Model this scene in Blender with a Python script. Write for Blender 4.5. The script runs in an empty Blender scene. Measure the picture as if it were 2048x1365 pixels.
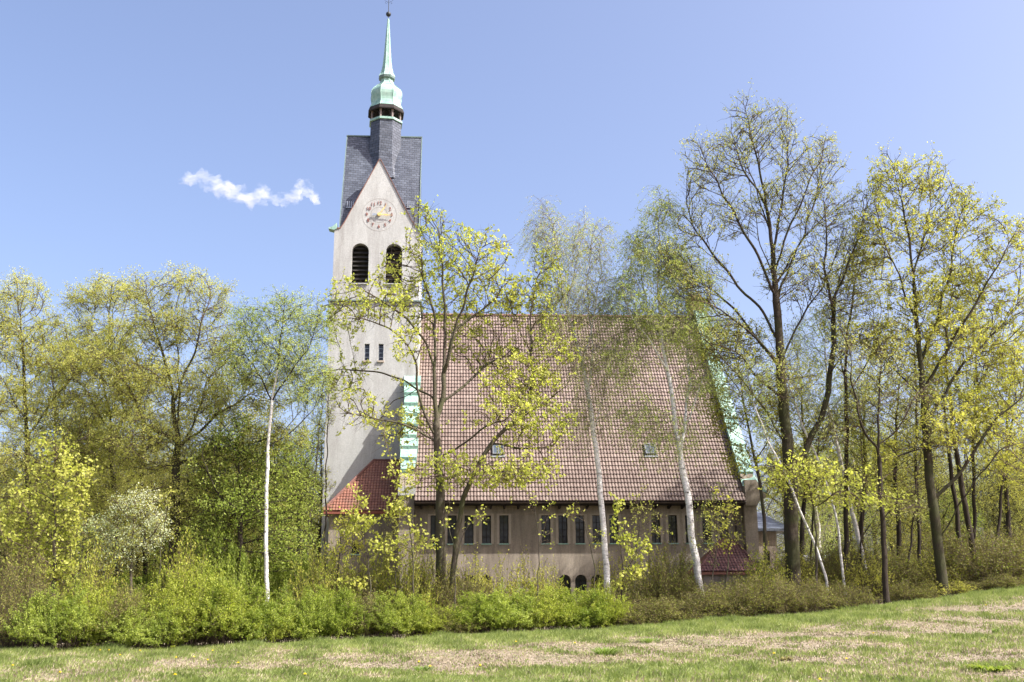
import bpy, math, random
import numpy as np
from mathutils import Matrix, Vector
sc = bpy.context.scene
COL = sc.collection
# ---------------------------------------------------------------- camera
FOC = 2100.0
TH = math.atan((1200-682.5)/FOC); PSI = math.atan(130/FOC*math.cos(TH)); RHO = -.006
CAMP = np.array([0, 0, 1.6])
def Rz(a):
    c, s = math.cos(a), math.sin(a); return np.array([[c,-s,0],[s,c,0],[0,0,1.]])
def Rx(a):
    c, s = math.cos(a), math.sin(a); return np.array([[1.,0,0],[0,c,-s],[0,s,c]])
RC = Rz(-PSI) @ Rx(math.pi/2+TH) @ Rz(RHO)
def at(u, v, Y):
    d = RC @ np.array([(u-1024)/FOC, -(v-682.5)/FOC, -1.]); return CAMP + d*(Y-CAMP[1])/d[1]
cd = bpy.data.cameras.new('camera'); cam = bpy.data.objects.new('camera', cd); COL.objects.link(cam)
cd.sensor_width = 36; cd.lens = FOC/2048*36; cd.clip_end = 20000; cd.clip_start = .1
m4 = Matrix([[*RC[i], CAMP[i]] for i in range(3)]+[[0,0,0,1]]); cam.matrix_world = m4
sc.camera = cam
# ---------------------------------------------------------------- light
SUN = Vector((2.28, -1.0, 2.7)).normalized()
ELEV = math.asin(SUN.z); AZ = math.atan2(SUN.x, SUN.y)
w = bpy.data.worlds.new('World'); sc.world = w; w.use_nodes = True
nt = w.node_tree; nt.nodes.clear()
sky = nt.nodes.new('ShaderNodeTexSky'); sky.sky_type = 'NISHITA'; sky.sun_disc = False
sky.sun_elevation = ELEV; sky.sun_rotation = AZ; sky.air_density = .8; sky.dust_density = 5; sky.ozone_density = 4.0; sky.altitude = 100
bg = nt.nodes.new('ShaderNodeBackground'); bg.inputs[1].default_value = .15
wo = nt.nodes.new('ShaderNodeOutputWorld')
tn = nt.nodes.new('ShaderNodeMixRGB'); tn.blend_type = 'MULTIPLY'; tn.inputs[0].default_value = 1; tn.inputs[2].default_value = (1.27, 1.12, 1.07, 1)
nt.links.new(sky.outputs[0], tn.inputs[1]); nt.links.new(tn.outputs[0], bg.inputs[0]); nt.links.new(bg.outputs[0], wo.inputs[0])
sl = bpy.data.lights.new('sun', 'SUN'); sl.energy = 5.0; sl.angle = math.radians(.5); sl.color = (1, .97, .91)
so = bpy.data.objects.new('sun', sl); COL.objects.link(so)
so.rotation_euler = SUN.to_track_quat('Z', 'Y').to_euler(); so.location = (30, -10, 60)
sc.view_settings.view_transform = 'Standard'; sc.view_settings.look = 'None'
sc.view_settings.exposure = 1.07; sc.view_settings.gamma = 1
sc.cycles.max_bounces = 6; sc.cycles.transparent_max_bounces = 8; sc.cycles.volume_bounces = 1
sc.cycles.volume_step_rate = .25
# ---------------------------------------------------------------- helpers
rs = np.random.RandomState(7)
def nmat(name, build):
    m = bpy.data.materials.new(name); m.use_nodes = True; t = m.node_tree; t.nodes.clear()
    o = t.nodes.new('ShaderNodeOutputMaterial')
    t.links.new(build(t), o.inputs[0]); return m
def N(t, typ, **kw):
    n = t.nodes.new('ShaderNode'+typ)
    for k, v in kw.items():
        if k.startswith('i_'):
            k = k[2:]; k = int(k) if k.isdigit() else k
            n.inputs[k].default_value = v
        else: setattr(n, k, v)
    return n
def L(t, a, b): t.links.new(a, b)
def c4(c): return (c[0], c[1], c[2], 1)
def ramp(t, fac, stops):
    r = N(t, 'ValToRGB'); e = r.color_ramp.elements
    while len(e) < len(stops): e.new(.5)
    for i, (p, c) in enumerate(stops): e[i].position = p; e[i].color = c4(c) if len(c) == 3 else c
    L(t, fac, r.inputs[0]); return r.outputs[0]
def noise(t, scale, detail=6, rough=.6, vec=None, stretch=None, out=0):
    n = N(t, 'TexNoise'); n.inputs['Scale'].default_value = scale; n.inputs['Detail'].default_value = detail; n.inputs['Roughness'].default_value = rough
    if vec is None:
        vec = N(t, 'NewGeometry').outputs['Position']
    if stretch:
        mp = N(t, 'Mapping'); mp.inputs['Scale'].default_value = stretch; L(t, vec, mp.inputs[0]); vec = mp.outputs[0]
    L(t, vec, n.inputs['Vector']); return n.outputs[out]
def mix(t, f, a, b, mode='MIX'):
    m = N(t, 'MixRGB', blend_type=mode)
    for s, v in ((0, f), (1, a), (2, b)):
        if hasattr(v, 'links'): L(t, v, m.inputs[s])
        else: m.inputs[s].default_value = v if s == 0 else c4(v)
    return m.outputs[0]
def bump(t, h, strength=.3, dist=.02):
    b = N(t, 'Bump'); b.inputs['Strength'].default_value = strength; b.inputs['Distance'].default_value = dist
    L(t, h, b.inputs['Height']); return b.outputs[0]
def prin(t, col, rough=.8, nrm=None, metal=0, spec=.3):
    p = N(t, 'BsdfPrincipled')
    if hasattr(col, 'links'): L(t, col, p.inputs['Base Color'])
    else: p.inputs['Base Color'].default_value = c4(col)
    if hasattr(rough, 'links'): L(t, rough, p.inputs['Roughness'])
    else: p.inputs['Roughness'].default_value = rough
    p.inputs['Metallic'].default_value = metal; p.inputs['Specular IOR Level'].default_value = spec
    if nrm is not None: L(t, nrm, p.inputs['Normal'])
    return p.outputs[0]
def simple(name, a, b, scale=2., rough=.8, bs=.2, bd=.02, bsc=None, metal=0, spec=.3, stretch=None):
    def bl(t):
        n = noise(t, scale, 8, .65, stretch=stretch)
        c = ramp(t, n, [(.3, a), (.7, b)])
        return prin(t, c, rough, bump(t, noise(t, bsc or scale*8, 4), bs, bd), metal, spec)
    return nmat(name, bl)
M = {}
def plaster(name, a, b, stain):
    def bl(t):
        c = ramp(t, noise(t, .35, 8, .7), [(.3, a), (.7, b)])
        st = ramp(t, noise(t, .9, 8, .75, stretch=(1.2, 1.2, .18)), [(.44, (0,0,0)), (.66, (1,1,1))])
        c = mix(t, st, c, stain)
        sp = ramp(t, noise(t, 14, 4, .8), [(.35, (.8,.8,.8)), (.65, (1.08,1.08,1.08))])
        c = mix(t, 1, c, sp, 'MULTIPLY')
        return prin(t, c, .92, bump(t, noise(t, 25, 6, .8), .5, .02), spec=.15)
    return nmat(name, bl)
M['plaster'] = plaster('tower_render', (.415,.42,.40), (.52,.525,.505), (.34,.335,.315))
M['plaster2'] = plaster('nave_render', (.28,.235,.19), (.39,.335,.27), (.18,.15,.12))
M['plaster3'] = simple('plain_surround', (.33,.28,.225), (.41,.35,.285), 3, .9)
def copper(t):
    c = ramp(t, noise(t, 1.6, 8, .7), [(.3, (.12,.24,.20)), (.48, (.25,.41,.34)), (.72, (.38,.52,.44))])
    st = ramp(t, noise(t, 2.5, 8, .8, stretch=(3, 3, .35)), [(.5, (0,0,0)), (.75, (1,1,1))])
    c = mix(t, st, c, (.12,.19,.17))
    return prin(t, c, .6, bump(t, noise(t, 6, 3), .25, .02), spec=.4)
M['copper'] = nmat('verdigris_copper', copper)
M['copperd'] = simple('dark_copper_and_shade', (.10,.14,.13), (.17,.23,.21), 4, .6)
M['wood'] = simple('dark_wood', (.012,.010,.009), (.028,.022,.02), 5, .8)
M['woodlight'] = simple('grey_wood', (.16,.13,.12), (.24,.20,.18), 5, .8)
M['glass'] = nmat('window_glass', lambda t: prin(t, ramp(t, noise(t, .8), [(.3, (.008,.009,.012)), (.7, (.03,.033,.038))]), .12, bump(t, noise(t, 1.5, 2), .15, .05), spec=.5))
M['interior'] = simple('dark_louvre', (.018,.016,.015), (.05,.045,.04), 3, .9)
M['gold'] = simple('gilded_metal', (.75,.50,.16), (.9,.66,.28), 6, .42, metal=.35)
M['numeral'] = simple('red_brown_paint', (.22,.07,.055), (.30,.11,.08), 6, .7)
M['line'] = simple('grey_incised_line', (.27,.25,.23), (.34,.32,.29), 6, .8)
M['lead'] = simple('grey_metal', (.30,.34,.38), (.42,.46,.5), 6, .45, metal=.5)
M['iron'] = simple('dark_iron', (.03,.035,.04), (.06,.065,.07), 6, .5, metal=.5)
M['gutter'] = simple('gutter_metal', (.05,.035,.03), (.09,.07,.06), 6, .5)
def slate(t):
    g = N(t, 'NewGeometry'); s = N(t, 'SeparateXYZ'); L(t, g.outputs['Position'], s.inputs[0])
    ad = N(t, 'MATH' if 0 else 'Math', operation='ADD'); ml = N(t, 'Math', operation='MULTIPLY'); ml.inputs[1].default_value = .35
    L(t, s.outputs[1], ml.inputs[0]); L(t, s.outputs[0], ad.inputs[0]); L(t, ml.outputs[0], ad.inputs[1])
    cb = N(t, 'CombineXYZ'); L(t, ad.outputs[0], cb.inputs[0]); L(t, s.outputs[2], cb.inputs[1])
    mp = N(t, 'Mapping'); mp.inputs['Rotation'].default_value = (0, 0, .10); L(t, cb.outputs[0], mp.inputs[0])
    br = N(t, 'TexBrick'); L(t, mp.outputs[0], br.inputs[0]); br.offset = .5
    for k, v in (('Scale', 1.), ('Mortar Size', .014), ('Brick Width', .30), ('Row Height', .17), ('Bias', 0.), ('Mortar Smooth', .35)): br.inputs[k].default_value = v
    br.inputs[1].default_value = (.050,.060,.080,1); br.inputs[2].default_value = (.095,.11,.14,1); br.inputs[3].default_value = (.02,.022,.028,1)
    c = mix(t, 1, br.outputs[0], ramp(t, noise(t, 1.2, 8, .7), [(.3, (.75,.75,.78)), (.7, (1.2,1.2,1.18))]), 'MULTIPLY')
    iv = N(t, 'Math', operation='SUBTRACT'); iv.inputs[0].default_value = 1; L(t, br.outputs[1], iv.inputs[1])
    return prin(t, c, .5, bump(t, iv.outputs[0], .7, .03), spec=.45)
M['slate'] = nmat('grey_slate', slate)
def tilemat(name, pale1, pale2, joint):
    def bl(t):
        a = N(t, 'Attribute', attribute_name='tint'); j = N(t, 'Attribute', attribute_name='joint')
        c = ramp(t, a.outputs['Fac'], [(0, pale1), (1, pale2)])
        big = ramp(t, noise(t, .25, 8, .7), [(.35, (.78,.74,.74)), (.65, (1.1,1.08,1.08))])
        c = mix(t, 1, c, big, 'MULTIPLY')
        mo = ramp(t, noise(t, .7, 9, .82, stretch=(1, 1, .6)), [(.50, (0,0,0)), (.70, (.75,.75,.75))])
        c = mix(t, mo, c, (.115,.09,.07))
        c = mix(t, j.outputs['Fac'], c, joint)
        return prin(t, c, .6, bump(t, noise(t, 20, 4), .3, .01), spec=.4)
    return nmat(name, bl)
M['tile'] = tilemat('weathered_pantile', (.15,.11,.09), (.27,.215,.18), (.065,.033,.025))
M['tile2'] = tilemat('red_plain_tile', (.21,.09,.06), (.34,.155,.10), (.09,.03,.02))
def leafmat(name, a, b, trans=.35, tcol=None, rough=.55):
    def bl(t):
        at_ = N(t, 'Attribute', attribute_name='tint')
        c = ramp(t, at_.outputs['Fac'], [(0, a), (1, b)])
        p = prin(t, c, rough, spec=.25)
        tr = N(t, 'BsdfTranslucent'); L(t, mix(t, 1, c, tcol or (1.15,1.25,.7), 'MULTIPLY'), tr.inputs[0])
        mx = N(t, 'MixShader'); mx.inputs[0].default_value = trans
        L(t, p, mx.inputs[1]); L(t, tr.outputs[0], mx.inputs[2]); return mx.outputs[0]
    return nmat(name, bl)
def barkmat(name, a, b, moss=None):
    def bl(t):
        c = ramp(t, noise(t, 5, 8, .7, stretch=(1, 1, .25)), [(.3, a), (.7, b)])
        if moss: c = mix(t, ramp(t, noise(t, .9, 5, .7), [(.42, (0,0,0)), (.62, (.8,.8,.8))]), c, moss)
        return prin(t, c, .9, bump(t, noise(t, 14, 6, .75, stretch=(1,1,.3)), .9, .05), spec=.15)
    return nmat(name, bl)
def birchbark(t):
    c = ramp(t, noise(t, 3.5, 8, .75, stretch=(1, 1, 2.8)), [(.36, (.05,.045,.04)), (.42, (.48,.46,.43)), (.55, (.74,.72,.69))])
    return prin(t, c, .75, bump(t, noise(t, 9, 5, stretch=(1,1,3)), .4, .02), spec=.25)
M['b_oak'] = barkmat('oak_bark', (.028,.022,.017), (.075,.058,.043), (.055,.06,.025))
M['b_maple'] = barkmat('maple_bark', (.05,.042,.032), (.12,.10,.075), (.075,.08,.035))
M['b_twig'] = barkmat('twig_bark', (.07,.05,.035), (.13,.10,.07))
M['b_dark'] = barkmat('dark_bark', (.025,.02,.016), (.06,.048,.036))
M['b_birch'] = nmat('birch_bark', birchbark)
M['b_bt'] = barkmat('birch_twig_bark', (.16,.13,.10), (.28,.24,.20))
M['l_maple'] = leafmat('maple_leaves', (.31,.34,.065), (.58,.57,.15), .52)
M['l_oak'] = leafmat('oak_leaves', (.30,.30,.055), (.54,.51,.12), .5)
M['l_dusty'] = leafmat('olive_leaves', (.32,.33,.08), (.58,.56,.17), .55)
M['l_ash'] = leafmat('grey_green_buds', (.26,.28,.09), (.46,.45,.17), .4)
M['l_birch'] = leafmat('birch_leaves', (.27,.34,.08), (.50,.54,.18), .5)
M['l_birchp'] = leafmat('birch_catkins', (.38,.36,.18), (.58,.54,.30), .4)
M['l_green'] = leafmat('fresh_green_leaves', (.22,.29,.055), (.43,.48,.12), .55)
M['l_shrub'] = leafmat('shrub_leaves', (.14,.20,.025), (.33,.38,.06), .45)
M['l_shruby'] = leafmat('yellow_shrub_leaves', (.20,.24,.03), (.38,.42,.06), .4)
M['l_brown'] = leafmat('brownish_shrub_leaves', (.12,.10,.035), (.23,.21,.06), .3)
M['l_white'] = leafmat('white_blossom', (.30,.38,.17), (.66,.68,.48), .35, (1,1,.95))
M['l_wood'] = leafmat('woodland_leaves', (.29,.28,.065), (.50,.47,.125), .5)
# ---- mesh builders
def mesh_np(name, V, F, mats, mi=None, attrs=None, smooth=False):
    """V (n,3), F (m,k) int"""
    me = bpy.data.meshes.new(name); V = np.asarray(V, np.float32); F = np.asarray(F, np.int32); m, k = F.shape
    me.vertices.add(len(V)); me.vertices.foreach_set('co', V.ravel())
    me.loops.add(m*k); me.loops.foreach_set('vertex_index', F.ravel())
    me.polygons.add(m); me.polygons.foreach_set('loop_start', np.arange(m, dtype=np.int32)*k)
    if smooth: me.polygons.foreach_set('use_smooth', np.ones(m, bool))
    if mi is not None: me.polygons.foreach_set('material_index', np.asarray(mi, np.int32))
    for x in mats: me.materials.append(x)
    for an, av in (attrs or {}).items():
        a = me.attributes.new(an, 'FLOAT', 'POINT'); a.data.foreach_set('value', np.asarray(av, np.float32))
    me.update(calc_edges=True); return me
def link(name, me, parent=None, base=None):
    o = bpy.data.objects.new(name, me); COL.objects.link(o)
    if parent: o.parent = parent
    return o
def tag(o, label, cat, group=None, kind=None):
    if label: o['label'] = label
    if cat: o['category'] = cat
    if group: o['group'] = group
    if kind: o['kind'] = kind
    return o
def thing(name, label, cat, loc=(0,0,0), group=None):
    o = bpy.data.objects.new(name, None); COL.objects.link(o); o.location = loc; o.empty_display_size = .3
    return tag(o, label, cat, group)
class MB:
    def __init__(s): s.v = []; s.f = []; s.m = []
    def add(s, vs, fs, m=0):
        n = len(s.v); s.v += [tuple(map(float, q)) for q in vs]
        for f in fs: s.f.append([n+i for i in f]); s.m.append(m)
        return s
    def box(s, x0, x1, y0, y1, z0, z1, m=0):
        return s.add([(x0,y0,z0),(x1,y0,z0),(x1,y1,z0),(x0,y1,z0),(x0,y0,z1),(x1,y0,z1),(x1,y1,z1),(x0,y1,z1)],
              [(0,3,2,1),(4,5,6,7),(0,1,5,4),(1,2,6,5),(2,3,7,6),(3,0,4,7)], m)
    def prismY(s, poly, y0, y1, m=0):      # poly of (x,z), counter-clockwise seen from -Y
        n = len(poly)
        return s.add([(x,y0,z) for x,z in poly]+[(x,y1,z) for x,z in poly],
              [tuple(range(n)), tuple(range(2*n-1, n-1, -1))]+[(i, i+n, (i+1)%n+n, (i+1)%n) for i in range(n)], m)
    def prismX(s, poly, x0, x1, m=0):      # poly of (y,z)
        n = len(poly)
        return s.add([(x0,y,z) for y,z in poly]+[(x1,y,z) for y,z in poly],
              [tuple(range(n-1,-1,-1)), tuple(range(n, 2*n))]+[(i, (i+1)%n, (i+1)%n+n, i+n) for i in range(n)], m)
    def lathe(s, cx, cy, prof, n=8, rot=math.pi/8, m=0, cap=True):
        k = len(prof); vs = []
        for r, z in prof:
            for i in range(n):
                a = rot+2*math.pi*i/n; vs.append((cx+r*math.cos(a), cy+r*math.sin(a), z))
        fs = [(j*n+i, j*n+(i+1)%n, (j+1)*n+(i+1)%n, (j+1)*n+i) for j in range(k-1) for i in range(n)]
        if cap: fs += [tuple(range(n-1,-1,-1)), tuple((k-1)*n+i for i in range(n))]
        return s.add(vs, fs, m)
    def tube(s, pts, r, n=8, m=0):
        pts = [Vector(p) for p in pts]; vs = []; k = len(pts)
        for j, p in enumerate(pts):
            d = (pts[min(j+1,k-1)]-pts[max(j-1,0)]).normalized(); a = d.orthogonal().normalized(); b = d.cross(a)
            for i in range(n):
                t = 2*math.pi*i/n; vs.append(p+(a*math.cos(t)+b*math.sin(t))*r)
        fs = [(j*n+i, j*n+(i+1)%n, (j+1)*n+(i+1)%n, (j+1)*n+i) for j in range(k-1) for i in range(n)]
        fs += [tuple(range(n-1,-1,-1)), tuple((k-1)*n+i for i in range(n))]
        return s.add(vs, fs, m)
    def wall(s, x0, x1, z0, z1, y, holes, depth=.3, m=0):     # front wall (facing -Y) with real openings
        xs = sorted({x0, x1, *[h[0] for h in holes], *[h[1] for h in holes]})
        zs = sorted({z0, z1, *[h[2] for h in holes], *[h[3] for h in holes]})
        for a, b in zip(xs, xs[1:]):
            for c, d in zip(zs, zs[1:]):
                mx, mz = (a+b)/2, (c+d)/2
                if any(h[0] < mx < h[1] and h[2] < mz < h[3] for h in holes): continue
                s.add([(a,y,c),(b,y,c),(b,y,d),(a,y,d)], [(0,1,2,3)], m)
        for h in holes:
            a, b, c, d = h[:4]; arch = len(h) > 4 and h[4]; yy = y+depth
            r = (b-a)/2; sp = d-r if arch else d
            s.add([(a,y,c),(a,yy,c),(a,yy,sp),(a,y,sp)], [(0,1,2,3)], m)
            s.add([(b,y,c),(b,y,sp),(b,yy,sp),(b,yy,c)], [(0,1,2,3)], m)
            s.add([(a,y,c),(b,y,c),(b,yy,c),(a,yy,c)], [(0,1,2,3)], m)
            if arch:
                cx = (a+b)/2; n = 12
                P = [(cx-r*math.cos(math.pi*i/n), sp+r*math.sin(math.pi*i/n)) for i in range(n+1)]
                for i in range(n):
                    (xa, za), (xb, zb) = P[i], P[i+1]
                    s.add([(xa,y,za),(xb,y,zb),(xb,yy,zb),(xa,yy,za)], [(0,3,2,1)], m)
                    s.add([(xa,y,za),(xb,y,zb),(xb,y,d),(xa,y,d)], [(0,1,2,3)], m)
            else: s.add([(a,y,d),(b,y,d),(b,yy,d),(a,yy,d)], [(0,3,2,1)], m)
        return s
    def build(s, name, mats, parent=None, label=None, bevel=0):
        if not isinstance(mats, (list, tuple)): mats = [mats]
        off = np.array(parent_world(parent)) if parent else np.zeros(3)
        me = bpy.data.meshes.new(name); me.from_pydata([tuple(np.array(q)-off) for q in s.v], [], s.f)
        for x in mats: me.materials.append(x)
        me.polygons.foreach_set('material_index', s.m); me.update()
        o = link(name, me, parent)
        if label: o['label'] = label
        if bevel:
            b = o.modifiers.new('bevel', 'BEVEL'); b.width = bevel; b.segments = 2; b.limit_method = 'ANGLE'
        return o
def parent_world(p):
    v = Vector((0,0,0))
    while p is not None: v += p.location; p = p.parent
    return v
# ---------------------------------------------------------------- ground
def gz(x, y):
    x = np.asarray(x, float); y = np.asarray(y, float)
    xc = np.clip(x, -14.6, 45)
    z = np.where(xc < 0, .31+.035*xc+.0012*xc**2, .31+.020*xc+.0019*xc**2)
    z = np.where(x > 26, .31+.020*26+.0019*26**2+(np.clip(x,26,90)-26)*.03, z)
    k = np.clip((y-13)/23, 0, 1); z = .19*(1-k)+z*k
    z = z*np.clip((y+4)/12, 0, 1)
    z = z + .05*np.sin(x*.7+1.3)*np.sin(y*.53)+.03*np.sin(x*1.7+y*1.1)
    return z
# ---------------------------------------------------------------- church
NY = 55.0; EY = 54.2; RY = 63.5; TY = 59.5
EZ = at(1100,1003,EY)[2]; RZ_ = at(1100,633,RY)[2]
XL = at(830,1003,EY)[0]; XLo = at(797,1003,54.6)[0]; XR = at(1490,1003,EY)[0]; XRo = XR+.74
GZ0 = -.6
SL = (RZ_-EZ)/(RY-EY)
ch = thing('church', 'grey rendered church with tiled nave roof, slate tower and green copper spire among the trees', 'church', (6.0, 60.0, .4))
X = lambda u, v, Y: at(u, v, Y)[0]
Z = lambda u, v, Y: at(u, v, Y)[2]
# nave wall with windows
hi = []; zt = Z(1100,1031,NY); zb = Z(1100,1088,NY)
cs = [870,904,938,973,1008, 1092,1126,1160,1194,1228, 1312,1346,1380,1414,1448]
for c in cs:
    x = X(c,1060,NY); hi.append((x-.235, x+.235, zb, zt))
lo = []
for c in (906,940,972, 1130,1162,1194):
    x = X(c,1165,NY); lo.append((x-.3, x+.3, Z(1100,1192,NY), Z(1100,1150,NY), True))
mb = MB(); mb.wall(XL-.02, XR+.02, GZ0, EZ+.9, NY, hi+lo, .32)
yb = 2*RY-NY
mb.box(XL-.02, XR+.02, NY+.9, yb, GZ0, EZ+.6)   # the body behind the window recesses
nave = mb.build('nave_wall', M['plaster2'], ch)
for i, h in enumerate(hi):
    a, b, c, d = h
    fr = MB()
    for q in ((a-.14,a-.002,c,d+.14),(b+.002,b+.14,c,d+.14),(a-.002,b+.002,d+.002,d+.14)): fr.box(q[0], q[1], NY-.012, NY+.05, q[2], q[3])
    w_ = fr.build('window', M['plaster3'], nave)
    g = MB().box(a, b, NY+.22, NY+.25, c, d); g.build('pane', M['glass'], w_) if False else None
    f2 = MB()
    f2.box(a, a+.035, NY+.18, NY+.215, c, d); f2.box(b-.035, b, NY+.18, NY+.215, c, d); f2.box((a+b)/2-.015, (a+b)/2+.015, NY+.185, NY+.212, c, d)
    for k in (1, 2, 3): f2.box(a, b, NY+.186, NY+.211, c+(d-c)*k/4-.012, c+(d-c)*k/4+.012)
    f2.box(a, b, NY+.216, NY+.25, c, d, 1)
    f2.box(a-.03, b+.03, NY-.09, NY+.18, c-.04, c-.002+.02, 2)
    f2.m = f2.m
    fm = f2.build('window', [M['wood'], M['glass'], M['copper']], nave)
    # join frame surround into the same window part
    import bmesh
    bm = bmesh.new(); bm.from_mesh(fm.data); 
    n0 = len(bm.faces); bm.from_mesh(w_.data)
    bm.faces.ensure_lookup_table()
    for fc in bm.faces[n0:]: fc.material_index = 3
    fm.data.materials.append(M['plaster3']); bm.to_mesh(fm.data); bm.free(); bpy.data.objects.remove(w_)
for h in lo:
    a, b, c, d, _ = h; g = MB(); r = (b-a)/2; cx = (a+b)/2
    P = [(a, c), (b, c)]+[(cx+r*math.cos(math.pi*i/12), d-r+r*math.sin(math.pi*i/12)) for i in range(13)]
    g.prismY(P, NY+.25, NY+.29, 1)
    for k in range(12):
        t0, t1 = math.pi*k/12, math.pi*(k+1)/12
        q = [(cx+rr*math.cos(t), d-r+rr*math.sin(t)) for rr, t in ((r+.005,t0),(r+.13,t0),(r+.13,t1),(r+.005,t1))]
        g.prismY(q, NY-.03, NY+.02, 2)
    g.box(cx-.02, cx+.02, NY+.2, NY+.248, c, d, 0); g.box(a, b, NY+.2, NY+.246, d-r-.02, d-r+.02, 0)
    g.build('arched_window', [M['wood'], M['glass'], M['plaster2']], nave)
MB().box(XL, XR, NY-.05, NY-.002, Z(1100,1026,NY)-.05, Z(1100,1026,NY)+.05).build('moulding', M['plaster2'], nave)
# tiled slopes
def tiles(name, P0, U, W, lift, nu, nv, wid, length, mats, parent, clip=None, seed=1):
    """P0 lower-left corner, U unit along, W unit up the slope; clip(s,t)->bool keep (s,t metres)"""
    P0 = np.array(P0, float); U = np.array(U, float); W = np.array(W, float); Nn = np.cross(U, W)
    r = np.random.RandomState(seed); ts = np.array([0, .14, .38, .7]); hs = np.array([0, .032, .05, .035])*(lift/.05)
    nn = nu*4+1; s = np.concatenate([np.repeat(np.arange(nu), 4)+np.tile(ts, nu), [nu]])*wid
    h = np.concatenate([np.tile(hs, nu), [0]]); jt = np.concatenate([np.tile([1, .12, 0, .25], nu), [1.]])
    col = np.minimum(np.arange(nn)//4, nu-1)
    V = []; F = []; T = []; J = []; MI = []; base = 0
    for j in range(nv):
        t0, t1 = j*length, (j+1)*length+.03
        tint = r.rand(nu)*.8+.1+.1*r.randn(); tint = tint[col]
        wob = (r.rand(nu)[col]-.5)*.016
        for (t, hh, jj) in ((t0, lift*.15+h*0, 1.), (t0, lift+h+wob, None), (t0+length*.2, lift*.8+h, None), (t1, lift*.1+h, None)):
            V.append(P0+np.outer(s, U)+W*t+np.outer(hh if hasattr(hh, '__len__') else np.full(nn, hh), Nn))
            T.append(tint); J.append(np.maximum(jt, jj) if jj else jt)
        for k in range(3):
            a = base+k*nn+np.arange(nn-1); q = np.stack([a, a+1, a+nn+1, a+nn], 1)
            if clip is not None:
                keep = np.array([clip((s[i]+s[i+1])/2, t0+length/2) for i in range(nn-1)]); q = q[keep]
            F.append(q)
        base += 4*nn
    V = np.concatenate(V); V = V-np.array(parent_world(parent))
    me = mesh_np(name, V, np.concatenate(F), mats, None, {'tint': np.clip(np.concatenate(T), 0, 1), 'joint': np.concatenate(J)})
    return link(name, me, parent)
slen = math.hypot(RY-EY, RZ_-EZ); Wv = np.array([0, (RY-EY)/slen, (RZ_-EZ)/slen])
nv = 50
roof = tiles('nave_roof', (XL-.05, EY, EZ), (1,0,0), Wv, .045, 102, nv, (XR-XL+.1)/102, slen/nv, [M['tile']], ch)
roof['label'] = 'steep slope of weathered pinkish clay tiles'
st = MB()   # underlay, back slope, soffit, ridge
st.prismX([(EY+.02, EZ-.16), (2*RY-EY, EZ-.16), (2*RY-EY, EZ-.03), (RY, RZ_-.03), (EY+.02, EZ-.03)], XL-.04, XR+.04)
st.build('roof_core', M['wood'], ch)
rt = MB()
n = 44
for i in range(n):
    a = XL+(XR-XL)*i/n; b = XL+(XR-XL)*(i+1)/n+.02
    k = .01*(i % 2)
    P = [(RY+(.17+k)*math.cos(t), RZ_-.02+(.13+k)*math.sin(t)+.01) for t in np.linspace(-.3, math.pi+.3, 8)]
    rt.prismX(P, a, b)
rt.build('ridge_tiles', simple('ridge_tile', (.12,.065,.055), (.22,.13,.11), 3), ch)
gt = MB()
pts = [(EY-.07+.075*math.cos(t), EZ-.05+.075*math.sin(t)) for t in np.linspace(math.pi, 2*math.pi, 8)]
pts += [(EY-.07+.06*math.cos(t), EZ-.05+.06*math.sin(t)) for t in np.linspace(2*math.pi, math.pi, 8)]
gt.prismX(pts, XL, XR); gt.build('gutter', M['gutter'], ch)
for k in range(24):
    x = XL+.3+(XR-XL-.6)*k/23
    MB().prismX([(EY+.1, EZ-.17), (NY-.002, EZ-.17), (NY-.002, EZ-.34), (EY+.2, EZ-.24)], x-.05, x+.05).build('rafter_end', M['wood'], ch)
# skylights
for (u, v) in ((996, 902), (1300, 902)):
    # point on the slope
    best = min(np.linspace(EY, RY, 400), key=lambda y: abs(Z(u, v, y)-(EZ+(y-EY)*SL)))
    x = X(u, v, best); s_ = MB(); nrm = np.cross((1,0,0), Wv); c0 = np.array([x, best, EZ+(best-EY)*SL])
    def obx(mb, a, b, c, d, h0, h1, m):
        vs = [c0+np.array([i,0,0])+Wv*j+nrm*h for h in (h0, h1) for i, j in ((a,c),(b,c),(b,d),(a,d))]
        mb.add(vs, [(0,3,2,1),(4,5,6,7),(0,1,5,4),(1,2,6,5),(2,3,7,6),(3,0,4,7)], m)
    obx(s_, -.30, -.25, -.38, .38, 0, .2, 0); obx(s_, .25, .30, -.38, .38, 0, .2, 0)
    obx(s_, -.25, .25, .33, .38, 0, .2, 0); obx(s_, -.25, .25, -.38, -.33, 0, .2, 0); obx(s_, -.02, .02, -.33, .33, .1, .19, 0)
    obx(s_, -.25, .25, -.33, .33, .1, .155, 1); obx(s_, -.36, .36, -.55, -.385, .03, .10, 0)
    s_.build('skylight', [simple('weathered_frame', (.12,.13,.14), (.2,.21,.22), 5, .6), nmat('skylight_glass', lambda t: prin(t, (.06,.08,.10), .2, spec=.6))], roof)
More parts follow.
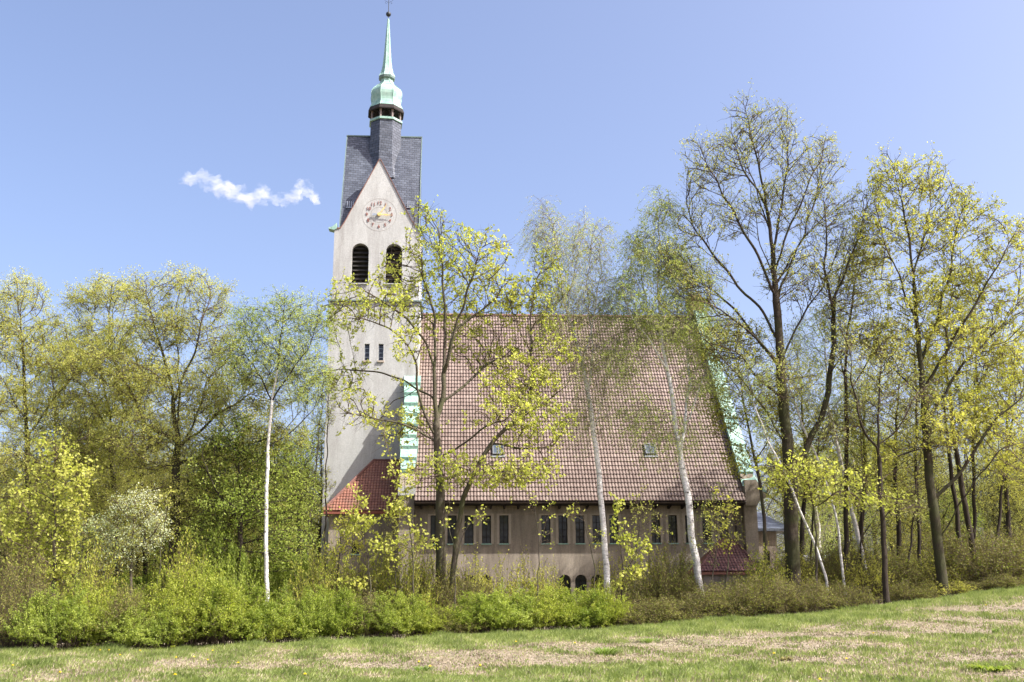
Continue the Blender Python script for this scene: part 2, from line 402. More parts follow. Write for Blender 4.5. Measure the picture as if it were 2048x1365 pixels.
# gable parapets with copper coping
def coping(x0, x1, ytop, left):
    y0 = 54.55; z0 = EZ-.55
    off = .62
    def zr(y): return EZ+(y-EY)*SL+off
    w_ = MB()
    P = [(y0, GZ0), (RY+8, GZ0), (RY+8, EZ), (RY, RZ_+off-.1), (y0+.45, zr(y0+.45)-.05), (y0, zr(y0)-.5)]
    w_.prismX(P, x0+.04, x1-.04)
    pw = w_.build('gable_wall', M['plaster2'], ch)
    if not left: MB().add([(x0+.02, y0+.45, zr(y0+.45)-.9), (x0+.02, RY, RZ_-.5), (x0+.02, RY, RZ_+off-.15), (x0+.02, y0+.45, zr(y0+.45)-.1)], [(0,3,2,1), (0,1,2,3)]).build('shade_sheet', M['copperd'], pw)  # dark sheet paints the shade on the parapet side turned from the sun
    n = 9 if left else 7; ys = np.linspace(y0+.35, ytop, n+1)
    for i in range(n):
        ya, yb_ = ys[i], ys[i+1]
        c = MB(); e = .05*((i*7) % 3-1) if left else 0
        lo_, hi_ = (.20, .02) if left else (.07, .03)
        c.add([(x0-e, ya, zr(ya)+lo_), (x1+e, ya, zr(ya)+lo_), (x1+e, yb_+.04, zr(yb_)+hi_), (x0-e, yb_+.04, zr(yb_)+hi_),
               (x0-e, ya+.10, zr(ya)-.22), (x1+e, ya+.10, zr(ya)-.22), (x1+e, yb_+.08, zr(yb_)-.3), (x0-e, yb_+.08, zr(yb_)-.3)],
              [(0,1,2,3), (0,4,5,1), (1,5,6,2), (2,6,7,3), (3,7,4,0), (4,7,6,5)])
        # standing seams
        c.box((x0+x1)/2-.02, (x0+x1)/2+.02, ya, ya+.02, zr(ya)-.2, zr(ya)+lo_+.02)
        c.build('coping', M['copper'], pw)
    if not left:      # flared kneeler at the foot
        k = MB()
        P = [(x0+.1, zr(y0)-1.3), (x1-.02, zr(y0)-1.3)] + [(x1+.55*(1-math.cos(t)), zr(y0)-1.25+.9*math.sin(t)*0+.75*(t/(math.pi/2))*.55) for t in np.linspace(0, math.pi/2, 6)] + [(x1+.2, zr(y0)-.45), (x1, zr(y0)+.05), (x0+.1, zr(y0)+.05)]
        k.prismY(P, y0-.12, y0+.4); k.build('kneeler', M['plaster2'], pw)
        k = MB(); k.add([(x0, y0-.1, zr(y0)-.25), (x1+.55, y0-.1, zr(y0)-.62), (x1+.62, y0+.5, zr(y0)-.5), (x0, y0+.5, zr(y0)+.35), (x1+.02, y0-.1, zr(y0)+.0), (x1+.05, y0+.5, zr(y0)+.4)],
            [(0,1,4), (4,1,2,5), (0,4,5,3), (0,3,2,1), (3,5,2)]); k.build('coping', M['copper'], pw)
    else:
        MB().box(x0-.03, x1+.02, y0-.1, y0+.5, zr(y0)-.75, zr(y0)-.3).build('kneeler', M['plaster'], pw)
    return pw
coping(XLo, XL+.0, TY-.02, True)
rg = coping(XR+.0, XRo, RY, False)
MB().box(XR+.005, XRo-.05, NY-.42, NY-.3, 0, .1).build('plinth', M['plaster2'], rg)
# chimney
cx = X(1393, 620, RY); cz = Z(1393, 590, RY)
c = MB().box(cx-.42, cx+.42, RY-.1, RY+.8, RZ_-1, cz-.35).box(cx-.5, cx+.5, RY-.18, RY+.88, cz-.35, cz-.2).box(cx-.36, cx+.36, RY-.04, RY+.74, cz-.2, cz)
def bricky(t):
    g = N(t, 'NewGeometry'); s = N(t, 'SeparateXYZ'); L(t, g.outputs['Position'], s.inputs[0]); cb = N(t, 'CombineXYZ')
    L(t, s.outputs[0], cb.inputs[0]); L(t, s.outputs[2], cb.inputs[1])
    br = N(t, 'TexBrick'); L(t, cb.outputs[0], br.inputs[0])
    for k, v in (('Scale', 1.), ('Mortar Size', .01), ('Brick Width', .24), ('Row Height', .08)): br.inputs[k].default_value = v
    br.inputs[1].default_value = (.42,.27,.12,1); br.inputs[2].default_value = (.30,.17,.08,1); br.inputs[3].default_value = (.3,.27,.2,1)
    return prin(t, br.outputs[0], .9, bump(t, noise(t, 12), .4))
c.build('chimney', nmat('yellow_brick', bricky), ch)
# downpipe
dp = X(1051,1060,NY)
MB().tube([(XR-.35, EY-.05, EZ-.12), (XR-.35, NY-.1, EZ-.7), (XR-.35, NY-.1, .6)], .055).build('downpipe', M['gutter'], ch)
# ---- tower
TX0 = X(660, 600, TY); TX1 = X(840, 560, TY); TD = TX1-TX0; TC = (TX0+TX1)/2; TYC = TY+TD/2
tez = Z(755, 458, TY)
belf = []
for (a, b) in ((703, 737), (771, 804)): belf.append((X(a,520,TY), X(b,520,TY), Z(720,566,TY), Z(720,486,TY), True))
sw = []
for (a, b) in ((729, 739), (757, 767)): sw.append((X(a,700,TY), X(b,700,TY), Z(740,722,TY), Z(740,688,TY)))
scz = Z(740, 602, TY)
tw = MB(); ins = .10
tw.wall(TX0+ins, TX1-ins*.5, scz, tez, TY+.08, belf, .45)
tw.wall(TX0, TX1, GZ0, scz, TY, sw, .3)
tw.box(TX0+ins, TX1-ins*.5, TY+.9, TY+TD, scz, tez)
tw.box(TX0+ins, TX0+ins+.3, TY+.081, TY+.95, scz, tez); tw.box(TX1-ins*.5-.3, TX1-ins*.5, TY+.081, TY+.95, scz, tez)
tw.box(TX0, TX1, TY+.31, TY+TD+.05, GZ0, scz-.001)
tw.box(TX0+.001, TX0+.3, TY+.001, TY+.35, GZ0, scz-.002); tw.box(TX1-.3, TX1-.001, TY+.001, TY+.35, GZ0, scz-.002)
tower = tw.build('tower_wall', M['plaster'], ch)
sc_ = MB().box(TX0-.12, TX1+.12, TY-.12, TY+TD+.17, scz-.06, scz+.03); sc_.build('string_course', M['copperd'], tower)
for h in belf:
    a, b, c_, d, _ = h; g = MB(); r = (b-a)/2; cx = (a+b)/2
    P = [(a, c_), (b, c_)]+[(cx+r*math.cos(math.pi*i/12), d-r+r*math.sin(math.pi*i/12)) for i in range(13)]
    g.prismY(P, TY+.62, TY+.66, 0)
    k = 0; z = c_+.05
    while z < d-.15:
        hw = r if z < d-r else math.sqrt(max(0, r*r-(z-d+r)**2))
        hw -= .03
        g.add([(cx-hw, TY+.34, z), (cx+hw, TY+.34, z), (cx+hw, TY+.52, z+.16), (cx-hw, TY+.52, z+.16), (cx-hw, TY+.34, z-.02), (cx+hw, TY+.34, z-.02), (cx+hw, TY+.52, z+.13), (cx-hw, TY+.52, z+.13)],
              [(0,1,2,3), (4,7,6,5), (0,4,5,1), (3,2,6,7), (1,5,6,2), (0,3,7,4)], 1); z += .27
    g.box(a-.04, b+.04, TY+.0, TY+.3, c_-.07, c_-.003, 2)
    g.build('belfry_louvre', [M['interior'], M['interior'], M['plaster']], tower)
for h in sw:
    a, b, c_, d = h; g = MB(); g.box(a, b, TY+.22, TY+.25, c_, d, 1)
    g.box(a, a+.03, TY+.17, TY+.218, c_, d); g.box(b-.03, b, TY+.17, TY+.218, c_, d)
    for k in range(5): zz = c_+(d-c_)*k/4; g.box(a, b, TY+.175, TY+.214, zz-.012+(.012 if k == 0 else 0), zz+.012-(.012 if k == 4 else 0))
    g.box(a-.05, b+.05, TY-.08, TY+.17, c_-.09, c_+.012, 2); g.build('window', [M['lead'], M['glass'], M['plaster3']], tower)
# gable wall of the front
gy = TY+.08
gp = [(672,461),(682,456),(690,444),(700,426),(760,318),(822,440),(830,452),(839,458)]
G = [(X(u,v,gy), Z(u,v,gy)) for u, v in gp]
G[0] = (TX0+ins, tez-.001); G[-1] = (TX1-ins*.5, tez-.001)
poly = [G[0], G[-1]]+G[-2:0:-1]
MB().prismY(poly, gy, gy+.4).build('front_gable', M['plaster'], tower)
ed = MB()
for (a, b) in zip(G[:5], G[1:5]): ed.add([(a[0]-.03,gy-.05,a[1]+.02),(b[0]-.03,gy-.05,b[1]+.02),(b[0]-.03,gy+.45,b[1]+.02),(a[0]-.03,gy+.45,a[1]+.02),
        (a[0]-.03,gy-.05,a[1]-.05),(b[0]-.03,gy-.05,b[1]-.05),(b[0]-.03,gy+.45,b[1]-.05),(a[0]-.03,gy+.45,a[1]-.05)], [(0,1,2,3),(0,4,5,1),(1,5,6,2),(2,6,7,3),(3,7,4,0),(4,7,6,5)])
for (a, b) in zip(G[4:-1], G[5:]): ed.add([(a[0]+.03,gy-.05,a[1]+.02),(b[0]+.03,gy-.05,b[1]+.02),(b[0]+.03,gy+.45,b[1]+.02),(a[0]+.03,gy+.45,a[1]+.02),
        (a[0]+.03,gy-.05,a[1]-.05),(b[0]+.03,gy-.05,b[1]-.05),(b[0]+.03,gy+.45,b[1]-.05),(a[0]+.03,gy+.45,a[1]-.05)], [(0,1,2,3),(0,4,5,1),(1,5,6,2),(2,6,7,3),(3,7,4,0),(4,7,6,5)])
ed.build('verge', simple('rusty_verge', (.16,.07,.05), (.25,.13,.1), 4), tower)
for sx, xx in ((-1, TX0+ins), (1, TX1-ins*.5)):
    k = MB(); P = [(xx+sx*.35, tez-.02), (xx+sx*.33, tez+.05), (xx+sx*.1, tez+.12), (xx-sx*.12, tez+.35), (xx-sx*.14, tez-.02), (xx+sx*.02, tez-.10)]
    if sx > 0: P = P[::-1]
    k.prismY(P[::-1], gy-.08, gy+.5); k.build('kneeler', M['copper'], tower)
# main saddle roof
rz = Z(760, 274, TYC); rx0 = X(680, 455, TY+.2); rx1 = X(843, 275, TYC)
tr = MB(); tr.prismX([(TY+.12, tez-.02), (TY+TD+.2, tez-.02), (TYC, rz)], rx0, rx1)
troof = tr.build('tower_roof', M['slate'], ch)
vg = MB()
for xx in (rx0-.05, rx1+.0):
    vg.add([(xx,TY+.05,tez),(xx+.05,TY+.05,tez),(xx+.05,TYC,rz+.06),(xx,TYC,rz+.06),(xx,TY+.2,tez-.1),(xx+.05,TY+.2,tez-.1),(xx+.05,TYC,rz-.2),(xx,TYC,rz-.2)],
        [(0,1,2,3),(0,4,5,1),(1,5,6,2),(2,6,7,3),(3,7,4,0),(4,7,6,5)])
vg.box(rx0-.05, rx1+.05, TYC-.06, TYC+.06, rz-.03, rz+.05); vg.build('ridge_cap', M['copperd'], troof)
# cross gable roof
ax, az = G[4]; P = [(G[0][0]+.25, tez-.01), (G[-1][0]-.2, tez-.01), (G[-3][0]-.05, G[-3][1]-.12), (ax, az-.14), (G[3][0]+.05, G[3][1]-.12)]
MB().prismY(P, gy+.39, TYC-.01).build('cross_gable_roof', M['slate'], troof)
# snow guards
for (u, v) in ((822, 411), (701, 411)):
    best = min(np.linspace(TY, TYC, 300), key=lambda y: abs(Z(u, v, y)-(tez+(y-TY-.12)/(TYC-TY-.12)*(rz-tez))))
    x, z = X(u, v, best), Z(u, v, best); g = MB(); d = .22
    for k in (-.18, -.06, .06, .18): g.box(x+k-.02, x+k+.02, best-.16, best-.12, z-.2+.05*(abs(k) > .1), z+.2)
    g.box(x-.22, x+.22, best-.17, best-.11, z-.22, z-.17)
    g.box(x-.26, x-.22, best-.17, best+.0, z-.22, z-.18); g.box(x+.22, x+.26, best-.17, best+.0, z-.22, z-.18); g.build('snow_guard', M['lead'], troof)
# lightning wire
wp = [(X(795,u_v,TYC-.3)+0, TYC-1.2-.0, Z(795,u_v,TYC)) for u_v in (300,)]
# turret
SX = X(771.5, 250, TYC)
def prof(lst): # (v, half width px) -> (radius, z)
    out = []
    for v, hw in lst:
        zz = Z(771, v, TYC); r = hw*(X(800,v,TYC)-X(700,v,TYC))/100; out.append((r/math.cos(math.pi/8)*.985, zz))
    return out
rot = math.pi/8+.10
sh = MB().lathe(SX, TYC, prof([(370,42),(345,34),(325,31.5),(252,30.5)]), rot=rot); turret = sh.build('turret', M['slate'], ch)
MB().lathe(SX, TYC, prof([(251.5,31),(251,33),(247,33),(246.5,30)]), rot=rot).build('ledge', M['copper'], turret)
cor = MB().lathe(SX, TYC, prof([(246,18),(222,18)]), rot=rot, m=0); cor.build('bell_chamber', M['interior'], turret)
pr_ = prof([(248,29),(229,29)])
for i in range(8):
    a = rot+2*math.pi*i/8; R_ = pr_[0][0]*.97; x, y = SX+R_*math.cos(a), TYC+R_*math.sin(a)
    MB().lathe(x, y, [(.10, pr_[0][1]), (.075, pr_[0][1]+.15), (.075, pr_[1][1]-.15), (.10, pr_[1][1])], n=6).build('post', M['woodlight'], turret)
for i in range(8):
    a = rot+2*math.pi*(i+.5)/8; R_ = pr_[0][0]*.90; x, y = SX+R_*math.cos(a), TYC+R_*math.sin(a)
    bb = MB(); tx, ty = -math.sin(a), math.cos(a); hw = .34
    zt_ = pr_[1][1]; 
    for s_ in (-1, 1):
        p0 = (x+tx*hw*s_, y+ty*hw*s_, zt_-.5); p1 = (x+tx*hw*s_*.35, y+ty*hw*s_*.35, zt_-.12); bb.tube([p0, p1], .045, 5)
    bb.build('brace', M['wood'], turret)
sk = MB().lathe(SX, TYC, prof([(230,27),(232,35.5),(230,36),(222.3,33),(221,25)]), rot=rot); sk.build('eaves_board', M['wood'], turret)
on = prof([(223,33),(219,31),(215,29.2),(210,28.4),(205,28.9),(198,30.6),(193,31),(188,30),(183,27),(179,23),(176.8,20),(176.5,20.6),(175,18.8),(171,14.2),(166,12.0),(161,11.4),(159,12.0)])
spire = MB().lathe(SX, TYC, on, rot=rot); spire = spire.build('onion_dome', M['copper'], ch)
ss = MB()
for i in range(8):     # seams
    a = rot+2*math.pi*i/8
    ss.tube([(SX+r*math.cos(a), TYC+r*math.sin(a), z) for r, z in on], .022, 5)
ss.build('seam', M['copper'], spire)
sp = prof([(161,11.8),(160,15.5),(156,16.4),(153,14.6),(148,12.2),(140,10),(128,8.2),(105,6.3),(75,4.2),(50,2.2),(38,1.3)])
MB().lathe(SX, TYC, sp[:3], rot=rot).build('spire_flare', M['copperd'], spire)  # shade under the flare painted in as a darker copper
MB().lathe(SX, TYC, sp[2:], rot=rot).build('spire', M['copper'], spire)
ss = MB()
for i in range(8):
    a = rot+2*math.pi*i/8
    ss.tube([(SX+r*math.cos(a), TYC+r*math.sin(a), z) for r, z in sp[2:]], .016, 5)
ss.build('seam', M['copper'], spire)
bz = Z(780, 29, TYC); br_ = .17
MB().lathe(SX, TYC, [(br_*math.sin(t), bz-br_*math.cos(t)) for t in np.linspace(.1, math.pi-.1, 10)], n=14).build('finial_ball', M['iron'], spire)
cr = MB().tube([(SX,TYC,bz-.6),(SX,TYC,bz+2.1)], .025, 6)
ct = bz+1.25
cr.box(SX-.34, SX+.34, TYC-.02, TYC+.02, ct-.025, ct+.025)
for s_ in (-1, 1):
    cr.tube([(SX+s_*(.2+.1*math.cos(t)), TYC, ct-.13+.1*math.sin(t)) for t in np.linspace(-1.5, 3.5, 9)], .014, 5)
    cr.tube([(SX+s_*(.14+.08*math.cos(t)), TYC, ct-.40+.08*math.sin(t)) for t in np.linspace(-1.5, 3.5, 9)], .012, 5)
cr.build('cross', M['iron'], spire)
# clock
kx, kz = X(758.5, 430, gy), Z(758.5, 430, gy); yk = gy-.015; pxm = (X(800,430,gy)-X(700,430,gy))/100
ck = MB()
for R_, wd in ((34.5*pxm, .012), (16.5*pxm, .010)):
    nn = 64
    for i in range(nn):
        t0, t1 = 2*math.pi*i/nn, 2*math.pi*(i+1)/nn
        ck.prismY([(kx+r*math.cos(t), kz+r*math.sin(t)) for r, t in ((R_-wd,t0),(R_+wd,t0),(R_+wd,t1),(R_-wd,t1))], yk+.010, yk+.02)
clock = ck.build('clock_face', M['line'], ch, label='round clock dial with red brown numerals and gilded hands')
for h in range(1, 13):
    cu = bpy.data.curves.new('numeral', 'FONT'); cu.body = str(h); cu.size = .30; cu.align_x = 'CENTER'; cu.align_y = 'CENTER'; cu.extrude = .008; cu.offset = 0
    to = bpy.data.objects.new('tmp', cu); COL.objects.link(to); bpy.context.view_layer.update()
    me = bpy.data.meshes.new_from_object(to.evaluated_get(bpy.context.evaluated_depsgraph_get())); bpy.data.objects.remove(to)
    me.materials.clear(); me.materials.append(M['numeral'])
    o = link('numeral', me, clock); a = math.pi/2-h*math.pi/6; R_ = 25*pxm
    o.rotation_euler = (math.pi/2, 0, 0); o.location = Vector((kx+R_*math.cos(a), yk-.008, kz+R_*math.sin(a)))-parent_world(clock)
def hand(ang, ln, wd, tail, dy, nm):
    c_, s_ = math.cos(ang), math.sin(ang); tr_ = lambda p: (kx+p[0]*c_-p[1]*s_, kz+p[0]*s_+p[1]*c_)
    h = MB(); sh_ = [(-tail, -wd*.6), (0, -wd*.9), (ln*.3, -wd*.6), (ln*.55, -wd*1.1), (ln*.75, -wd*.5), (ln, 0), (ln*.75, wd*.5), (ln*.55, wd*1.1), (ln*.3, wd*.5), (0, wd*.9), (-tail, wd*.6)]
    h.prismY([tr_(p) for p in sh_], yk-.07-dy, yk-.05-dy)
    h.build(nm, M['gold'], clock)
hand(math.radians(56), 27*pxm, .035, .1, 0, 'hand'); hand(math.radians(-4), 26*pxm, .05, .12, .035, 'hand')
h = MB(); h.lathe(0, 0, [(.13, 0), (.13, .1)], n=16); h.v = [(kx+a*.8, yk-.11+c, kz+b*.8) for a, b, c in h.v]; h.build('boss', M['gold'], clock)
h = MB(); h.prismY([(kx-.40, kz-.10), (kx-.12, kz-.03), (kx-.1, kz+.03), (kx-.40, kz+.06)], yk-.09, yk-.06); h.build('grey_wedge', M['lead'], clock)  # small grey wedge left of the clock boss
# ---- west annex
AY = 56.6
Az = Z(650,1022,AY-.3); A = at(646,1022,AY-.3); B = at(800,1022,AY-.3); Dz = Z(748,922,TY-.05); Dx = X(748,925,TY-.05); Bx = XLo+.05
MB().wall(A[0]+.3, Bx, GZ0, Az+.1, AY, [(X(703,1100,AY), X(718,1100,AY), Z(700,1109,AY), Z(700,1087,AY))], .25).add([(A[0]+.3,AY,GZ0),(A[0]+.3,AY,Az+.1),(A[0]+.3,TY,Az+.1),(A[0]+.3,TY,GZ0)], [(0,1,2,3)]).build('annex_wall', M['plaster2'], ch)
a_, b_ = X(703,1100,AY), X(718,1100,AY)
g = MB().box(a_, b_, AY+.2, AY+.24, Z(700,1109,AY), Z(700,1087,AY), 1).box((a_+b_)/2-.015, (a_+b_)/2+.015, AY+.16, AY+.198, Z(700,1109,AY), Z(700,1087,AY)).box(a_-.04, b_+.04, AY-.05, AY+.1, Z(700,1109,AY)-.05, Z(700,1109,AY)+.01, 2)
g.build('window', [M['wood'], M['glass'], M['copper']], ch)
ys0, ys1 = AY-.3, TY-.03; ln = math.hypot(ys1-ys0, Dz-Az); Wa = np.array([0, (ys1-ys0)/ln, (Dz-Az)/ln]); dxx = Dx-A[0]
an = tiles('annex_roof', (A[0], ys0, Az), (1,0,0), Wa, .03, 26, 19, (Bx-A[0])/26, ln/19, [M['tile2']], ch, clip=lambda s, t: s > dxx*t/ln-.02, seed=5)
an['label'] = 'red hipped roof at the foot of the tower'
u = MB(); ov = .04
u.add([(A[0], ys0, Az), (Bx, ys0, Az), (Bx, ys1, Dz), (Dx, ys1, Dz), (A[0], ys1, Az), (A[0], ys0, Az-.12), (Bx, ys0, Az-.12), (Bx, ys1, Az-.12), (A[0], ys1, Az-.12)],
      [(0,1,2,3), (0,3,4), (0,5,6,1), (0,4,8,5), (5,8,7,6)]); u.v = [(x, y, z-ov) for x, y, z in u.v]; u.build('roof_core', simple('roof_boards', (.20,.07,.05), (.3,.1,.07), 3), ch)
hp = [np.array([A[0], ys0, Az])*(1-t)+np.array([Dx, ys1, Dz])*t for t in np.linspace(0, 1, 16)]
MB().tube([p+np.array([0,0,.03]) for p in hp], .09, 7).tube([(Dx, ys1-.02, Dz+.02), (Bx, ys1-.02, Dz+.02)], .08, 7).build('hip_tiles', M['tile2'] if 0 else simple('dark_hip_tile', (.10,.05,.04), (.2,.09,.07), 4), an)
# ---- east porch with red hipped roof
PY = 52.4; pe = Z(1450,1143,PY-.2); px0, px1 = X(1396,1143,PY-.2), X(1520,1143,PY-.2); pt = Z(1455,1082,54.5); pm0, pm1 = X(1440,1083,54.5), X(1470,1083,54.5)
MB().box(px0+.3, px1-.3, PY, NY-.02, GZ0, pe+.02).build('porch_wall', M['plaster2'], ch)
ln = math.hypot(54.5-PY+.2, pt-pe); Wp = np.array([0, (54.5-PY+.2)/ln, (pt-pe)/ln])
pr2 = tiles('porch_roof', (px0, PY-.2, pe), (1,0,0), Wp, .03, 20, 12, (px1-px0)/20, ln/12, [tilemat('shade_darkened_tile', (.12,.055,.05), (.22,.10,.085), (.05,.02,.02))], ch, clip=lambda s, t: (pm0-px0)*t/ln-.02 < s < (px1-px0)-(px1-pm1)*t/ln+.02, seed=9)  # red tile darkened: the shade on the porch is put into its colour
u = MB(); q = .04
u.add([(px0,PY-.2,pe-q),(px1,PY-.2,pe-q),(pm1,54.5,pt-q),(pm0,54.5,pt-q),(px0,NY-.02,pe-q),(px1,NY-.02,pe-q),(px0,PY-.2,pe-.16),(px1,PY-.2,pe-.16),(px0,NY-.02,pe-.16),(px1,NY-.02,pe-.16),(pm0,NY-.02,pt-q),(pm1,NY-.02,pt-q)],
      [(0,1,2,3),(0,3,10,4),(1,5,11,2),(3,2,11,10),(0,6,7,1),(6,8,9,7),(0,4,8,6),(1,7,9,5)]); u.build('roof_core', M['tile2'], ch)
MB().tube([(px1,PY-.2,pe+.02),(pm1,54.5,pt+.03)], .08, 7).tube([(px0,PY-.2,pe+.02),(pm0,54.5,pt+.03)], .08, 7).tube([(pm0,54.5,pt+.03),(pm1,54.5,pt+.03)], .08, 7).build('hip_tiles', simple('hip_tile', (.07,.04,.035), (.16,.07,.06), 4), pr2)
# ---- east vestry
VY = 57.5
vx0, vx1 = XRo-.03, X(1556,1120,VY); vz = Z(1540,1058,VY)
vw = MB().wall(vx0, vx1, GZ0, vz, VY, [(X(1528,1110,VY), X(1540,1110,VY), Z(1530,1130,VY), Z(1530,1102,VY))], .2).add([(vx1,VY,GZ0),(vx1,VY+6,GZ0),(vx1,VY+6,vz),(vx1,VY,vz)], [(0,1,2,3)]).build('vestry_wall', M['plaster2'], ch)
MB().box(X(1528,1110,VY), X(1540,1110,VY), VY+.15, VY+.19, Z(1530,1130,VY), Z(1530,1102,VY)).build('window', M['glass'], vw)
v2 = X(1584,1056,VY-.3); vt = Z(1540,1024,VY+3)
u = MB(); u.add([(vx0,VY-.3,vz),(v2,VY-.3,vz),(v2-.8,VY+3,vt),(vx0,VY+3,vt),(vx0,VY-.3,vz-.14),(v2,VY-.3,vz-.14),(v2-.0,VY+6.3,vz-.14),(vx0,VY+6.3,vz-.14),(v2,VY+6.3,vz),(vx0,VY+6.3,vz)],
   [(0,1,2,3),(0,4,5,1),(4,7,6,5),(1,5,6,8),(1,8,2),(2,8,9,3)]); u.build('vestry_roof', M['slate'], ch, label='low grey slate lean-to roof')
# ---- shed
SY = 63; s0, s1 = X(1648,1150,SY), X(1730,1150,SY); z0_ = Z(1690,1160,SY); z1_ = Z(1690,1146,SY)
shed = thing('shed', 'low shed with pale corrugated roof between the right hand tree trunks', 'shed', ((s0+s1)/2, SY+2, 0))
MB().box(s0+.2, s1-.2, SY+.3, SY+4, GZ0, z0_).build('wall', M['plaster3'], shed)
c = MB(); nn = 40
for i in range(nn):
    a = s0+(s1-s0)*i/nn; b = s0+(s1-s0)*(i+1)/nn; ha, hb = (.03*(i % 2)), (.03*((i+1) % 2))
    c.add([(a,SY,z0_+ha+.05),(b,SY,z0_+hb+.05),(b,SY+4.3,z1_+1.2+hb),(a,SY+4.3,z1_+1.2+ha),(a,SY,z0_+ha+.01),(b,SY,z0_+hb+.01)], [(0,1,2,3),(0,4,5,1)])
c.build('roof', simple('corrugated_sheet', (.38,.38,.4), (.5,.5,.52), 2, .6), shed)
# ---------------------------------------------------------------- cloud
def cloudmat(t):
    v = N(t, 'VolumePrincipled'); tc = N(t, 'NewGeometry')
    n = noise(t, .030, 9, .72, vec=tc.outputs['Position'], stretch=(.8, 1, 1.3))
    tx = N(t, 'TexCoord')
    g = N(t, 'Attribute', attribute_name='none')
    r = ramp(t, n, [(.44, (0,0,0)), (.74, (1,1,1))])
    m_ = N(t, 'Math', operation='MULTIPLY'); m_.inputs[1].default_value = .085; L(t, r, m_.inputs[0])
    v.inputs['Color'].default_value = (1,1,1,1); v.inputs['Anisotropy'].default_value = .2; L(t, m_.outputs[0], v.inputs['Density']); return v.outputs[0]
m = bpy.data.materials.new('cloud_vapour'); m.use_nodes = True; t = m.node_tree; t.nodes.clear(); o_ = N(t, 'OutputMaterial'); L(t, cloudmat(t), o_.inputs['Volume'])
CY = 1400
pts = [(368,361,8),(382,359,12),(398,356,13),(414,360,14),(428,366,15),(440,376,16),(455,380,15),(470,388,16),(486,393,15),(500,399,14),(514,393,13),(526,384,12),(520,402,9),(540,392,10),(552,396,10),(566,401,11),(580,398,13),(592,388,14),(600,374,12),(610,372,11),(620,382,11),(628,392,9),(634,399,6),(410,372,10),(496,409,7),(560,408,7)]
import bmesh
bm = bmesh.new()
for k, (u_, v_, r_) in enumerate(pts):
    c = at(u_, v_, CY+rs.uniform(-6, 6)); R_ = r_/FOC*CY*1.35
    mt = Matrix.Translation(Vector(c)) @ Matrix.Scale(R_, 4)
    bmesh.ops.create_icosphere(bm, subdivisions=3, radius=1, matrix=mt)
me = bpy.data.meshes.new('cloud'); bm.to_mesh(me); bm.free(); me.materials.append(m)
cl = link('cloud', me); tag(cl, 'small wispy white cloud left of the tower', 'cloud')
rm = cl.modifiers.new('remesh', 'REMESH'); rm.mode = 'VOXEL'; rm.voxel_size = 1.5
tx_ = bpy.data.textures.new('cloud_shape', 'CLOUDS'); tx_.noise_scale = 11; tx_.noise_depth = 4
dm = cl.modifiers.new('ragged', 'DISPLACE'); dm.texture = tx_; dm.strength = 26; dm.mid_level = .58; dm.texture_coords = 'GLOBAL'
# ---------------------------------------------------------------- tree maker
def unit(v): return v/np.maximum(np.linalg.norm(v, axis=-1, keepdims=True), 1e-9)
def resample(P, step, r, amp):
    P = np.array(P, float); seg = np.linalg.norm(np.diff(P, axis=0), axis=1); cum = np.concatenate([[0], np.cumsum(seg)])
    n = max(int(cum[-1]/step), 1); t = np.linspace(0, cum[-1], n+1)
    # smooth a little by catmull-like averaging
    Q = np.stack([np.interp(t, cum, P[:, k]) for k in range(3)], 1)
    for _ in range(2):
        if len(Q) > 2: Q[1:-1] = .25*Q[:-2]+.5*Q[1:-1]+.25*Q[2:]
    J = r.randn(len(Q), 3)*amp
    if len(Q) > 4:
        for _ in range(2): J[1:-1] = (J[:-2]+J[1:-1]+J[2:])/3*1.25
    J[0] = 0; return Q+J
class Skel:
    def __init__(s, cap=60000):
        s.P = np.zeros((cap, 3)); s.par = np.full(cap, -1); s.n = 0; s.kids = np.zeros(cap, int)
    def addn(s, p, par):
        i = s.n; s.P[i] = p; s.par[i] = par; s.n += 1
        if par >= 0: s.kids[par] += 1
        return i
